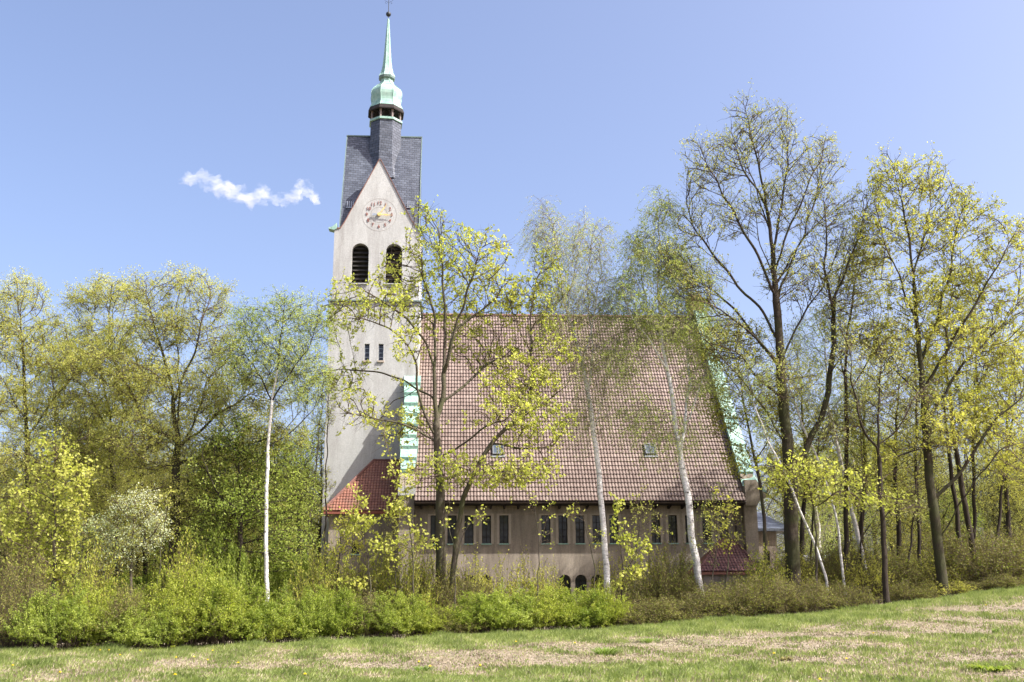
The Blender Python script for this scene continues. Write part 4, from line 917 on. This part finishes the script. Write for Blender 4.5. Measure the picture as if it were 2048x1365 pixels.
def sapling(name, label, Y, main, env, seed, rb, leaf, side=(), natt=90, nl=5, ls=.1, bark=None, group=None, lf=.5, kill=.5):
    natt //= 2; nl = max(1, nl*.7)
    make_tree(name, label, 'sapling', limbs_of(Y, main, *side), ell(Y, env, 1.), seed, rb, bark or M['b_maple'], M['b_twig'], leaf, natt=natt, rtip=.007, step=.22, kill=kill, ntw=3, twl=.3, nl=nl, lsize=ls, asp=.8, thin=2, lfrac=lf, bsplit=.012)
sapling('sapling', 'thin brown sapling rising from the hedge in front of the big spreading tree', 39.5, [(314,1225),(317,1160),(322,1100),(330,1040),(338,990)], [(330,1010,18,30)], 61, .028, M['l_dusty'], natt=50)
sapling('sapling', 'tall thin pole tree just left of the tower', 47, [(603,1190),(618,1060),(632,940),(640,850),(648,760)], [(640,820,25,80)], 62, .05, M['l_birch'], natt=160, ls=.06)
sapling('sapling', 'tall thin dark pole against the left edge of the tower wall', 48, [(648,1190),(650,1060),(652,940),(654,850),(660,740)], [(655,800,30,80),(650,980,25,60)], 63, .05, M['l_dusty'], natt=170, ls=.06, bark=M['b_dark'])
sapling('maple_sapling', 'maple sapling with yellow leaf tufts in front of the red annex roof', 43, [(742,1195),(735,1120),(722,1060),(715,1010),(712,980)], [(725,1030,30,30),(760,1100,35,18),(700,1160,30,10),(740,1050,30,25),(700,1050,20,30)], 64, .04, M['l_maple'], natt=260, nl=7, ls=.12)
sapling('maple_sapling', 'maple sapling with leafy side shoots at the corner between annex and nave', 43, [(826,1205),(827,1130),(822,1070),(815,1010),(808,960)], [(800,1020,30,30),(780,1110,30,25),(840,1080,25,30),(815,970,25,20)], 65, .04, M['l_maple'], natt=200, nl=6, ls=.12)
sapling('sapling', 'forked bare sapling under the leaning maple before the nave windows', 42, [(910,1215),(911,1150),(913,1110),(925,1080),(945,1040)], [(950,1040,30,25),(900,1050,20,30),(915,1160,20,10)], 66, .035, M['l_maple'], side=((.3, [(913,1115),(905,1080),(893,1040),(900,1000)]),), natt=70, nl=2)
sapling('sapling', 'nearly leafless sapling in front of the middle window group', 42.5, [(1075,1190),(1077,1130),(1078,1080),(1073,1030),(1068,990)], [(1070,1010,30,25),(1095,1080,25,20)], 67, .03, M['l_maple'], side=((.3, [(1077,1090),(1092,1040),(1102,1000)]),), natt=70, nl=1)
sapling('sapling', 'crooked bare sapling left of the slender birch trunk', 43.5, [(1190,1190),(1187,1130),(1180,1090),(1168,1050),(1160,1010)], [(1150,1030,25,25),(1200,1080,20,25)], 68, .03, M['l_dusty'], natt=70, nl=2)
sapling('maple_sapling', 'dark stemmed maple sapling with a hanging spray of yellow leaves right of the slender birch', 42, [(1248,1215),(1247,1160),(1243,1100),(1236,1050),(1232,1000)], [(1275,1100,18,22),(1282,1150,20,14),(1258,1160,15,8)], 69, .045, M['l_maple'], side=((-.6, [(1246,1150),(1262,1125),(1275,1100)]),), natt=110, nl=8, ls=.12, bark=M['b_dark'])
sapling('sapling', 'thin sapling among the brown bushes beside the forked birch', 43, [(1452,1205),(1455,1130),(1462,1070),(1458,1010)], [(1455,1020,30,35),(1440,1080,25,25)], 70, .03, M['l_oak'], natt=100, nl=4)
# more of the wood's edge: denser trees that stand behind the first row
for (lab, Y, tr_, en, sd, lf, bk) in [
 ('bushy crowned forest tree just behind the tallest oak trunk', 52, [(1600,1165),(1605,1050),(1612,950),(1608,850),(1600,760)], [(1600,760,60,70),(1640,860,60,60),(1560,850,50,50),(1600,940,60,50)], 71, 'l_wood', 'b_dark'),
 ('bushy crowned forest tree behind the crooked oak', 51, [(1800,1165),(1798,1050),(1790,950),(1792,850),(1800,760)], [(1800,740,60,60),(1750,820,60,60),(1840,850,60,60),(1800,950,70,60)], 72, 'l_wood', 'b_dark'),
 ('twiggy forest tree between the slanting birch and the crooked oak', 53, [(1720,1165),(1722,1050),(1730,950),(1725,850),(1732,780)], [(1730,770,60,60),(1700,880,60,60),(1760,930,50,50)], 73, 'l_dusty', 'b_oak'),
 ('forest tree with ochre buds behind the far left trees', 54, [(120,1165),(118,1050),(112,950),(110,850),(105,760)], [(100,740,80,50),(60,830,70,60),(150,850,70,60),(110,950,80,60)], 74, 'l_dusty', 'b_oak'),
 ('forest tree with ochre buds behind the gap left of the white trunked birch', 53, [(440,1165),(438,1050),(432,950),(440,850),(445,770)], [(440,750,70,50),(400,850,60,60),(490,850,70,60),(440,950,80,60)], 75, 'l_wood', 'b_oak'),
 ('forest tree filling the gap behind the big spreading tree', 55, [(290,1165),(288,1050),(282,950),(286,850),(280,760)], [(280,740,80,50),(240,850,70,60),(330,850,70,60),(290,950,90,60)], 76, 'l_wood', 'b_dark'),
 ('young forest tree with a green veil between white trunked birch and tower', 52, [(600,1165),(598,1080),(596,1000),(600,930)], [(600,920,40,60),(580,1000,45,60),(625,1000,25,60)], 77, 'l_green', 'b_dark'),
 ('forest tree with thin crown at the far right edge', 50, [(2020,1165),(2018,1050),(2010,950),(2015,850),(2020,760)], [(2020,740,60,60),(1980,850,60,60),(2045,850,60,60),(2010,960,60,50)], 78, 'l_wood', 'b_dark')]:
    make_tree('forest_tree', lab, 'tree', limbs_of(Y, tr_), ell(Y, en, .9), sd, .14, M[bk], M['b_dark'], M[lf], natt=620, rtip=.011, kill=.62, ntw=3, twl=.5, nl=5, lsize=.085, clump=.07, thin=2)
for (lab, Y, tr_, sd, rb) in [
 ('very thin dark forest stem left of the crooked oak', 48, [(1722,1170),(1724,1060),(1728,950),(1722,850)], 91, .05), ('thin leaning dark stem between crooked oak and golden oak', 47, [(1812,1175),(1822,1080),(1832,980),(1842,900)], 92, .06),
 ('slim dark forest trunk just left of the golden oak', 50, [(1842,1170),(1838,1040),(1830,920),(1834,800),(1828,700)], 93, .10), ('slim dark forest trunk near the right edge, leaning right', 49, [(1985,1170),(1998,1050),(2010,930),(2030,800)], 94, .09),
 ('thin forked dark stem beside the grey vestry', 50, [(1620,1170),(1624,1060),(1632,950),(1640,860)], 95, .06), ('slender dark forest trunk midway between golden oak and right edge', 51, [(1945,1170),(1950,1040),(1945,900),(1955,780),(1950,680)], 96, .11)]:
    e_ = tr_[-1]; make_tree('forest_tree', lab, 'tree', limbs_of(Y, tr_), ell(Y, [(e_[0], e_[1]-10, 45, 60), (e_[0]-15, e_[1]+110, 40, 50)], .9), sd, rb, M['b_dark'], M['b_twig'], M['l_wood' if sd % 2 else 'l_dusty'], natt=260, rtip=.010, kill=.6, ntw=3, twl=.45, nl=4, lsize=.07, thin=2)
sapling('maple_sapling', 'low maple sapling with leafy tufts before the annex wall, left of the small window', 44.5, [(672,1190),(676,1120),(684,1070),(690,1030)], [(690,1060,28,35),(665,1110,22,20),(715,1090,22,25)], 101, .035, M['l_oak'], natt=260, nl=6, ls=.09, bark=M['b_dark'])
sapling('sapling', 'bushy sapling spreading over the corner of annex and nave', 44, [(790,1190),(792,1120),(786,1060),(795,1010)], [(790,1040,32,40),(765,1090,25,25),(815,1100,28,30)], 102, .035, M['l_dusty'], natt=300, nl=5, ls=.08)
sapling('sapling', 'many twigged sapling before the last nave windows at the right', 44.5, [(1425,1195),(1428,1130),(1436,1080),(1430,1030)], [(1435,1040,40,45),(1405,1090,25,30),(1470,1070,28,35)], 103, .035, M['l_dusty'], natt=380, nl=4, ls=.07)
sapling('sapling', 'thin sapling reaching up to the gutter between the second and third window groups', 45, [(1268,1195),(1272,1120),(1280,1060),(1276,1000)], [(1280,1020,35,45),(1262,1080,25,30),(1310,1060,28,30)], 104, .03, M['l_dusty'], natt=300, nl=3, ls=.07)
# woodland behind: four kinds, copied
def proto(seed, leaf, h, wd, bark, label, kind='forest_tree', birch=False, nl=6):
    Y0 = 70.
    def p(x, z): return np.array([x, Y0, z])
    r = np.random.RandomState(seed); tr_ = [p(0, -.3), p(.1, h*.3), p(-.1, h*.55), p(.15, h*.8), p(.1, h*.95)]
    sd = [[p(0, h*f), p(s*wd*.5, h*(f+.12)), p(s*wd*.8, h*(f+.22))] for f, s in ((.28, 1), (.35, -1), (.45, 1), (.52, -1), (.6, .6))]
    for q in sd: q[1][1] += r.randn()*wd*.4; q[2][1] = q[1][1]*2-Y0
    env = [(0, Y0, h*.6, wd, wd, h*.34), (0, Y0, h*.85, wd*.6, wd*.6, h*.16), (0, Y0, h*.28, wd*.7, wd*.7, h*.2)]
    return make_tree(kind, label, 'tree', [tr_]+sd, env, seed, .14+.006*h, bark, M['b_bt'] if birch else M['b_dark'], leaf, natt=420, rtip=.012, step=.5, kill=.6, ntw=3, twl=.6, twdroop=.4 if birch else 0, nl=nl, lsize=.085, clump=.08, thin=3, maxn=2500)
def copy_tree(o, loc, rz, s, label=None, group=None):
    c = o.copy(); COL.objects.link(c); c.location = loc; c.rotation_euler = (0, 0, rz); c.scale = s
    if label: c['label'] = label
    if group: c['group'] = group
    for k in o.children:
        d = k.copy(); COL.objects.link(d); d.parent = c
    return c
WG = {0: ('woodland trees behind the left side', 'olive leafed woodland tree deep in the wood left of the church'), 1: ('woodland trees behind the right side', 'thin woodland tree deep in the wood right of the church')}
protos = [proto(81, M['l_wood'], 13, 3.2, M['b_dark'], 'x'), proto(82, M['l_dusty'], 12, 2.8, M['b_oak'], 'x'), proto(83, M['l_green'], 10, 3.0, M['b_dark'], 'x'), proto(84, M['l_birch'], 14, 2.4, M['b_birch'], 'x', birch=True), proto(85, M['l_dusty'], 13, 2.6, M['b_oak'], 'x', nl=1.6)]
used = [False]*5; rr = np.random.RandomState(5)
spots = []
for i in range(34): spots.append((0, -40+u_*1.0, 0) if False else (0, at(rr.uniform(-60, 640), 1100, 1e-9+52)[0], 0))
spots = []
for i in range(30):
    Y = rr.uniform(52, 86); u_ = -40+680*(i+rr.rand())/30; spots.append((0, u_, Y))
for i in range(30):
    Y = rr.uniform(56, 95); u_ = 1570+520*(i+rr.rand())/30; spots.append((1, u_, Y))
for q_ in range(14): spots.append((q_ % 2, rr.uniform(-420, -60) if q_ % 2 == 0 else rr.uniform(2090, 2480), rr.uniform(48, 66)))
for side, u_, Y in spots:
    if side == 0 and u_ > 560 and Y < 66: Y += 12
    k = rr.choice(5, p=[.34, .26, .18, .16, .06] if side == 0 else [.14, .12, .02, .14, .58]); x = at(u_, 1150, Y)[0]
    s = rr.uniform(.62, .95)*(Y/64 if side == 0 else Y/72); loc = Vector((x, Y, float(gz(x, 46))-.1)); lab = WG[side][1]; grp = WG[side][0]
    rz_ = rr.uniform(0, 6.28); sc_ = (s*rr.uniform(.9,1.15),)*2+(s*rr.uniform(.85, 1.1),)
    o = protos[k]
    lb = {0: 'olive leafed', 1: 'greyish olive', 2: 'fresh green', 3: 'white stemmed birch', 4: 'nearly bare brown twigged'}[k]
    lab = (lb+' tree deep in the wood '+('left' if side == 0 else 'right')+' of the church'); grp = lb+' woodland trees '+('left' if side == 0 else 'right')
    if not used[k]:
        used[k] = True; o.location = loc; o.rotation_euler = (0,0,rz_); o.scale = sc_; o['label'] = lab; o['group'] = grp
    else: copy_tree(o, loc, rz_, sc_, lab, grp)
# ---------------------------------------------------------------- shrubs
def shrub_proto(seed, leaf, nst, nleaf, ls, h=1.9, wd=1.5, leaf2=None, f2=0):
    r = np.random.RandomState(seed); K = 6; ang = r.rand(nst)*6.28; rad = np.sqrt(r.rand(nst))*wd
    b = np.stack([np.cos(ang)*rad*.55, np.sin(ang)*rad*.55, np.full(nst, -.15)], 1)
    lump = .78+.22*np.sin(ang*3+seed)+.12*r.randn(nst)
    tip = np.stack([np.cos(ang)*rad*1.15, np.sin(ang)*rad*1.15, h*lump*np.sqrt(np.maximum(.12, 1-(rad/wd)**2*.85))], 1)
    pts = [b+(tip-b)*(k/K)+np.array([0,0,1])*(.22*math.sin(math.pi*k/K))+r.randn(nst, 3)*.03*k**.5 for k in range(K+1)]
    Vs, Fs = [], []; off = 0
    for k in range(K):
        d = unit(pts[k+1]-pts[k]); V, F = seg_mesh(pts[k], pts[k+1], d, d, np.full(nst, .010*(1-.11*k)), np.full(nst, .010*(1-.11*(k+1))), 3)
        Vs.append(V); Fs.append(F+off); off += len(V)
    PT = np.stack(pts); nt_ = nst*7; si = r.randint(0, nst, nt_); t_ = (.35+.65*r.rand(nt_))*K; k0 = np.minimum(t_.astype(int), K-1); fr = (t_-k0)[:, None]
    tb = PT[k0, si]*(1-fr)+PT[k0+1, si]*fr; td = unit(unit(r.randn(nt_, 3))+np.array([0,0,.5])+.5*unit(tb)); tl = (.18+.32*r.rand(nt_))[:, None]; te = tb+td*tl
    d = unit(te-tb); V, F = seg_mesh(tb, te, d, d, np.full(nt_, .005), np.full(nt_, .0025), 3); Vs.append(V); Fs.append(F+off)
    root = thing('shrub', 'x', 'shrub'); link('stems', mesh_np('stems', np.concatenate(Vs), np.concatenate(Fs), [M['b_twig']]), root)
    n = nleaf; ti = r.randint(0, nt_, n); C = tb[ti]+(te-tb)[ti]*(r.rand(n, 1)*1.1)+r.randn(n, 3)*.03; C[:, 2] = np.maximum(C[:, 2], .02)
    V, F = leaves_mesh(C, r, ls, .6, 0, .6); gi = np.clip((r.rand(nt_)*.5)[ti]+.4*r.rand(n)+.15*np.sin(C[:, 0]*3+seed)+.1, 0, 1)
    link('foliage', mesh_np('foliage', V, F, [leaf]+([leaf2] if leaf2 else []), (r.rand(n) < f2).astype(int) if leaf2 else None, {'tint': np.repeat(gi, 4)}), root)
    return root
SP = {'g': shrub_proto(1, M['l_shrub'], 150, 34000, .052), 'y': shrub_proto(2, M['l_shruby'], 160, 34000, .050), 'b': shrub_proto(3, M['l_brown'], 230, 15000, .048, leaf2=M['l_shrub'], f2=.2), 'G': shrub_proto(4, M['l_green'], 140, 30000, .055, leaf2=M['l_shrub'], f2=.6)}
SP['t'] = shrub_proto(5, M['l_oak'], 90, 2600, .075, h=1.9, wd=1.3)
SP['T'] = shrub_proto(6, M['l_shruby'], 110, 5200, .065, h=1.9, wd=1.4, leaf2=M['l_oak'], f2=.5)
SN = {'t': 'sparse twiggy', 'T': 'loose yellow', 'g': 'mid green', 'y': 'yellow green', 'b': 'brown twiggy', 'G': 'deep green'}
# (u centre, v top, v base-ish distance Y, half width px, kind, where)
SH = [(45,1165,37.5,75,'b','at the left picture edge'), (120,1185,36.6,80,'G','under the lemon yellow maple'), (185,1172,37.2,80,'y','second lumps in from the left, under the blossom tree'), (262,1176,37,70,'b','in front of the blossom tree'),
 (330,1158,37.6,75,'y','behind the thin brown sapling'), (385,1140,37.4,95,'y','tallest and roundest lump of the left hedge'), (455,1172,37.2,80,'g','left of the white birch foot'), (520,1195,37.6,60,'y','at the foot of the white trunked birch'),
 (300,1215,36.4,70,'G','low at the front under the tallest lump'), (590,1190,37.8,75,'G','just right of the white trunked birch'), (660,1180,38.2,80,'g','below the left edge of the tower'), (735,1186,38.4,62,'b','below the red annex roof'),
 (800,1190,38.2,70,'g','below the corner of annex and nave'), (850,1205,38.2,60,'y','at the foot of the upright maple'), (905,1215,38.3,60,'b','at the foot of the leaning maple'), (960,1190,38.6,70,'g','below the left window group'), (1020,1182,38.8,75,'G','between leaning maple and bare sapling'),
 (1085,1172,39,65,'y','below the middle window group'), (1150,1184,39.2,70,'g','in front of the three arched windows'), (1205,1175,39.2,60,'y','at the foot of the slender birch'),
 (1290,1200,40.2,70,'b','right of the dark stemmed sapling'), (1350,1195,40.4,70,'b','left of the forked birch foot'), (1430,1172,41,70,'b','in front of the red porch roof'), (1500,1160,41.3,70,'b','below the vestry corner'),
 (1560,1150,41.5,65,'b','left of the tallest oak foot'), (1620,1160,41.8,60,'b','at the foot of the leaning white birch'), (1690,1165,42.3,55,'b','in front of the low shed'), (1250,1235,39.6,35,'b','low by the dark stemmed sapling'),
 (1830,1160,43.2,50,'b','between crooked oak and golden oak'), (1915,1160,43.6,55,'t','right of the golden oak foot'), (2010,1150,44,70,'b','at the right picture edge'), (20,1110,39,60,'b','tall one behind at the left edge'),
 (1370,1150,44.5,40,'b','behind the forked birch'), (1270,1150,45,60,'b','against the nave wall right of the arched windows'), (930,1150,44,60,'b','against the nave wall left of centre'), (850,1120,45,50,'b','against the nave corner'), (700,1150,44.5,60,'b','against the annex wall'),
 (665,1085,46,50,'T','beside the left edge of the annex wall'), (720,1120,45,50,'T','before the annex window'), (775,1085,45.5,45,'T','at the joint of annex and nave'), (830,1095,44,50,'T','behind the upright maple trunk, to its left'), (880,1110,47,55,'t','right behind the upright maple trunk'),
 (940,1105,46,55,'t','below the first window group, left half'), (1000,1120,46.5,50,'t','below the first window group, right half'), (1060,1110,47,50,'t','between the first two window groups'), (1092,1125,46,38,'t','under the second window group'), (1215,1120,48,35,'t','behind the slender birch'),
 (1240,1115,47,45,'t','just right of the slender birch foot'), (1300,1085,46,55,'t','in the shaded middle between the two birches'), (1345,1095,45,50,'b','left behind the forked birch'), (1360,1120,47,45,'T','right behind the forked birch'), (1475,1152,45,45,'b','before the corner of the porch'), (1540,1100,44.5,50,'T','before the vestry wall'),
 (1600,1100,46,55,'t','behind the foot of the tallest oak'), (1660,1105,47,50,'b','behind the leaning white birch'), (1740,1100,46,60,'t','between shed and crooked oak'), (1820,1100,47,60,'b','left of the golden oak foot'), (1900,1110,46.5,60,'t','between the golden oak and the thin dark trunks'), (1990,1090,47,70,'b','near the right picture edge'),
 (30,1060,43,70,'b','under the brownish far left tree'), (180,1100,42,60,'T','between lemon maple and blossom tree'), (360,1080,43,70,'T','under the big spreading tree'), (440,1075,44,70,'G','under the lush green tree'), (585,1100,45.5,50,'G','between white birch and tower'), (620,1110,43,50,'T','left of the tall thin poles'), (486,1112,46.5,55,'g','left behind the white birch')]
first = {}
for i, (u_, vt_, Y, hw, k, wh) in enumerate(SH):
    Y -= (2.1*min(max((1250-u_)/1100, 0), 1) if Y < 43 else 0)+(.9 if 1280 < u_ < 1720 and Y < 43 else 0); hw *= 1.15
    x = at(u_, 1200, Y)[0]; g = float(gz(x, Y)); top = at(u_, vt_, Y)[2]; pxw = np.linalg.norm(at(u_+10, 1200, Y)-at(u_, 1200, Y))/10
    sz = (top-g)/1.95; sx = hw*pxw/1.5*1.0; loc = Vector((x, Y+.4, g)); s = (sx, max(.7, sx*.8), sz)
    lab = SN[k]+(' bush ' if k in 'tT' else ' leafed bush ')+wh; rz_ = (i*2.4) % 6.28
    if k not in first:
        first[k] = o = SP[k]; o.location = loc; o.rotation_euler = (0,0,0); o.scale = s; o['label'] = lab; o['group'] = 'bushes along the edge of the meadow'
    else: o = copy_tree(SP[k], loc, rz_, s, lab, 'bushes along the edge of the meadow')
# undergrowth inside the wood on both sides
for side, ua, ub, n_ in ((0, -360, 640, 20), (1, 1560, 2420, 28)):
    for i in range(n_):
        u_ = ua+(ub-ua)*(i+rr.rand())/n_; Y = rr.uniform(45, 56) if side == 0 else rr.uniform(46, 58); k = rr.choice(['b','t','T'], p=[.5,.25,.25]) if side else rr.choice(['g','G','b'], p=[.4,.3,.3])
        x = at(u_, 1150, Y)[0]; s = rr.uniform(1.0, 1.5)
        copy_tree(SP[k], Vector((x, Y, float(gz(x, 46))-.05)), rr.uniform(0, 6.28), (s, s, s*rr.uniform(.8, 1.2)), SN[k]+' undergrowth bush in the shade of the wood '+('left' if side == 0 else 'right')+' of the church', SN[k]+' undergrowth '+('left' if side == 0 else 'right'))
# ---------------------------------------------------------------- meadow
def groundmat(t):
    g = ramp(t, noise(t, 9, 8, .75), [(.3, (.15,.12,.085)), (.5, (.27,.225,.165)), (.7, (.38,.33,.25))])
    gr = ramp(t, noise(t, 14, 6, .7), [(.3, (.06,.09,.02)), (.7, (.15,.20,.05))])
    m_ = ramp(t, noise(t, .55, 8, .7), [(.30, (.25,.25,.25)), (.48, (1,1,1))])
    return prin(t, mix(t, m_, gr, g), .95, bump(t, noise(t, 30, 8, .8), .8, .03), spec=.1)
xs = np.concatenate([np.linspace(-900, -42, 20), np.linspace(-40, 60, 160), np.linspace(62, 1000, 20)]); ys = np.concatenate([np.linspace(-60, 8, 12), np.linspace(9, 62, 110), np.linspace(65, 2500, 30)])
Xg, Yg = np.meshgrid(xs, ys); Zg = gz(Xg, Yg); V = np.stack([Xg, Yg, Zg], 2).reshape(-1, 3); nx = len(xs); i, j = np.meshgrid(np.arange(nx-1), np.arange(len(ys)-1)); a = (j*nx+i).ravel()
gr = link('ground', mesh_np('ground', V, np.stack([a, a+1, a+nx+1, a+nx], 1), [nmat('meadow_soil', groundmat)], smooth=True)); tag(gr, None, None, kind='structure')
def fbm(x, y, seed, sc_=1.):
    r = np.random.RandomState(seed); out = 0; amp = 1
    for o in range(5):
        a = r.rand(3)*6.28; an = r.rand(3)*3.14; f_ = sc_*2**o
        out = out+amp*sum(np.sin(f_*(x*math.cos(q)+y*math.sin(q))+p) for p, q in zip(a, an))/3; amp *= .6
    return out
r = np.random.RandomState(3); NG = 960000
v_ = r.uniform(1170, 1385, NG*2); u_ = r.uniform(-60, 2110, NG*2)
# sample evenly over depth bands, denser towards the camera only as far as perspective needs
Yb = 15+(46-15)*r.rand(NG)**1.15; xb = (r.rand(NG)-.5)*(Yb*1.34)+Yb*.06+0
edge = 35.2+.27*xb+.5*np.sin(xb*.9)     # hedge line
edge = np.where(xb < -9, 33.4+.4*np.sin(xb), edge); edge = np.clip(edge, 33, 43.5)
dry = fbm(xb*.55, Yb*1.25, 4, .35)+.4*fbm(xb*.8, Yb*1.9, 9, 1.3)
near = np.clip((edge-Yb-1.2)/5., -1, 1)
dry = dry+.85*near-.06+.55*np.exp(-((Yb-20.5)/2.2)**2-((xb+2.5)/4.5)**2)
keep = (Yb < edge+2.5) & (r.rand(NG) < np.clip(.95-.35*dry, .5, 1))
xb, Yb, dry, edge = xb[keep], Yb[keep], dry[keep], edge[keep]; n = len(xb)
cl_ = fbm(xb*3.1, Yb*3.1, 21, 1.)+.5*fbm(xb*7, Yb*7, 22, 1.); g_ = gz(xb, Yb); hgt = (1+.6*np.clip(cl_, 0, 1.1))* np.clip(.085-.04*dry, .03, .115)*(.5+r.rand(n))*(1+.3*np.exp(-((edge-Yb)/1.5)**2)); straw = (r.rand(n) < np.clip(.36+.5*dry-.3*np.clip(cl_, -1, 1), .05, .93))
ang = r.rand(n)*6.28; ln_ = r.rand(n)*.6+.2; flat = straw & (r.rand(n) < .85); ln_ = np.where(flat, 1.6, ln_); hz = np.where(flat, hgt*.3, hgt); hl = np.where(flat, .07, hgt)
c = np.stack([xb, Yb, g_], 1); dv = np.stack([np.cos(ang), np.sin(ang)*.8, np.zeros(n)], 1); wv = np.stack([-np.sin(ang)*.4+.75, np.cos(ang)*.5, np.zeros(n)], 1); wdt = (.008+.010*r.rand(n))[:, None]
mid = c+dv*(hl*ln_*.35)[:, None]+np.array([0,0,1])*(hz*.62)[:, None]; tip = c+dv*(hl*ln_)[:, None]+np.array([0,0,1])*hz[:, None]
V = np.stack([c-wv*wdt, c+wv*wdt, mid+wv*wdt*.7, tip, mid-wv*wdt*.7], 1).reshape(-1, 3); b5 = np.arange(n)*5
F = np.concatenate([np.stack([b5, b5+1, b5+2, b5+4], 1)]); F2 = np.stack([b5+4, b5+2, b5+3, b5+3], 1)
# tips as a second quad folded to a point
V = np.stack([c-wv*wdt, c+wv*wdt, mid+wv*wdt*.75, mid-wv*wdt*.75, tip+wv*.0012, tip-wv*.0012], 1).reshape(-1, 3); b6 = np.arange(n)*6
F = np.concatenate([np.stack([b6, b6+1, b6+2, b6+3], 1), np.stack([b6+3, b6+2, b6+4, b6+5], 1)])
mi = np.tile(straw.astype(int), 2)
gl = leafmat('grass_blades', (.15,.20,.06), (.37,.42,.16), .4); gs = leafmat('straw_blades', (.17,.135,.085), (.52,.45,.32), .2, (1,1,.9))
go = link('grass', mesh_np('grass', V, F, [gl, gs], mi, {'tint': np.repeat(np.clip(r.rand(n)*.6+.35-.35*cl_, 0, 1), 6)}))
tag(go, 'patchy spring meadow grass mixed with dry straw', 'grass', kind='stuff'); print('blades', n)
# dandelions
def dandelion():
    m_ = MB().tube([(0,0,-.02),(.005,0,.05),(0,.004,.11)], .005, 5)
    k = MB(); 
    for q in range(3):
        rad = .034-.009*q
        vs = [(0,0,.112+.006*q)]+[(rad*(1 if i % 2 else .72)*math.cos(i*math.pi/9), rad*(1 if i % 2 else .72)*math.sin(i*math.pi/9), .118+.008*q) for i in range(18)]
        k.add(vs, [(0, i, i % 18+1) for i in range(1, 19)])
    t_ = thing('dandelion', 'yellow dandelion head in the meadow grass', 'flower', group='dandelions in the meadow')
    m_.build('stem', M['l_shrub'], t_); k.build('flower_head', simple('dandelion_yellow', (.80,.66,.01), (.88,.76,.03), 30), t_); return t_
dn = dandelion(); dpos = [(200,1302),(218,1302),(240,1312),(352,1317),(388,1316),(415,1322),(476,1328),(425,1303),(610,1351),(25,1333),(120,1347),(280,1303),(350,1352),(1150,1288),(1032,1285),(1747,1268),(1693,1320),(1548,1309),(1972,1212),(860,1335),(1640,1362),(838,1326),(960,1333)]
for i, (u_, v_) in enumerate(dpos):
    bestY = min(np.linspace(15, 42, 500), key=lambda y: abs(at(u_, v_, y)[2]-float(gz(at(u_, v_, y)[0], y))-.12)); p = at(u_, v_, bestY); loc = (p[0], p[1], float(gz(p[0], p[1])))
    if i == 0: dn.location = loc; dn.scale = (1.2,)*3
    else: copy_tree(dn, loc, i*1.1, (1.2,)*3)
# rank grass tufts and low weeds
def tuft(name, label, u_, v_, rad, h, nb, mats, seed, leafy=False):
    r = np.random.RandomState(seed); Y = min(np.linspace(15, 42, 500), key=lambda y: abs(at(u_, v_, y)[2]-float(gz(at(u_, v_, y)[0], y)))); p = at(u_, v_, Y)
    a = r.rand(nb)*6.28; q = np.sqrt(r.rand(nb))*rad*.5; c = np.stack([np.cos(a)*q, np.sin(a)*q, np.full(nb, -.02)], 1); o_ = np.stack([np.cos(a), np.sin(a), np.zeros(nb)], 1)*(rad*(.3+.7*r.rand(nb)))[:, None]
    hh = (h*(.5+.6*r.rand(nb)))[:, None]*np.array([0,0,1]); wv = np.stack([-np.sin(a), np.cos(a), np.zeros(nb)], 1)*(.03 if leafy else .008)
    m1 = c+o_*.3+hh*.6; m2 = c+o_*.7+hh*.95; t_ = c+o_+hh*(.5 if leafy else .85)
    V = np.stack([c-wv*.5, c+wv*.5, m1+wv, m1-wv, m2+wv*.8, m2-wv*.8, t_+wv*.1, t_-wv*.1], 1).reshape(-1, 3); b = np.arange(nb)*8
    F = np.concatenate([np.stack([b, b+1, b+2, b+3], 1), np.stack([b+3, b+2, b+4, b+5], 1), np.stack([b+5, b+4, b+6, b+7], 1)])
    o = link(name, mesh_np(name, V, F, [mats], None, {'tint': np.repeat(r.rand(nb)*.8, 8)})); o.location = (p[0], p[1], float(gz(p[0], p[1]))); tag(o, label, 'grass tuft' if not leafy else 'weed')
dg = leafmat('rank_grass', (.11,.17,.04), (.26,.33,.09), .4)
tuft('grass_tuft', 'dark green rank grass tuft in the middle of the meadow edge', 1212, 1312, .42, .22, 260, dg, 1)
tuft('grass_tuft', 'broad low dark green tuft left of the middle of the meadow', 846, 1345, .25, .14, 200, dg, 2)
tuft('grass_tuft', 'long green tuft at the edge of the bare strip near the centre', 1300, 1285, .5, .14, 160, dg, 3)
tuft('grass_tuft', 'small green tuft in the bare soil at the right', 1992, 1268, .12, .16, 90, dg, 4)
tuft('weed', 'low leafy weed by the bottom edge left of centre', 920, 1358, .16, .07, 26, dg, 5, True)
tuft('weed', 'flat leafy weed on the pale bare strip at lower left of centre', 700, 1345, .2, .06, 26, dg, 6, True)
tuft('weed', 'leafy green weed patch in the lower right corner', 1985, 1340, .45, .12, 60, M['l_shrub'], 7, True)
tuft('weed', 'dark leafy weed in the dry grass right of centre', 1572, 1322, .14, .10, 40, M['l_brown'], 8, True)
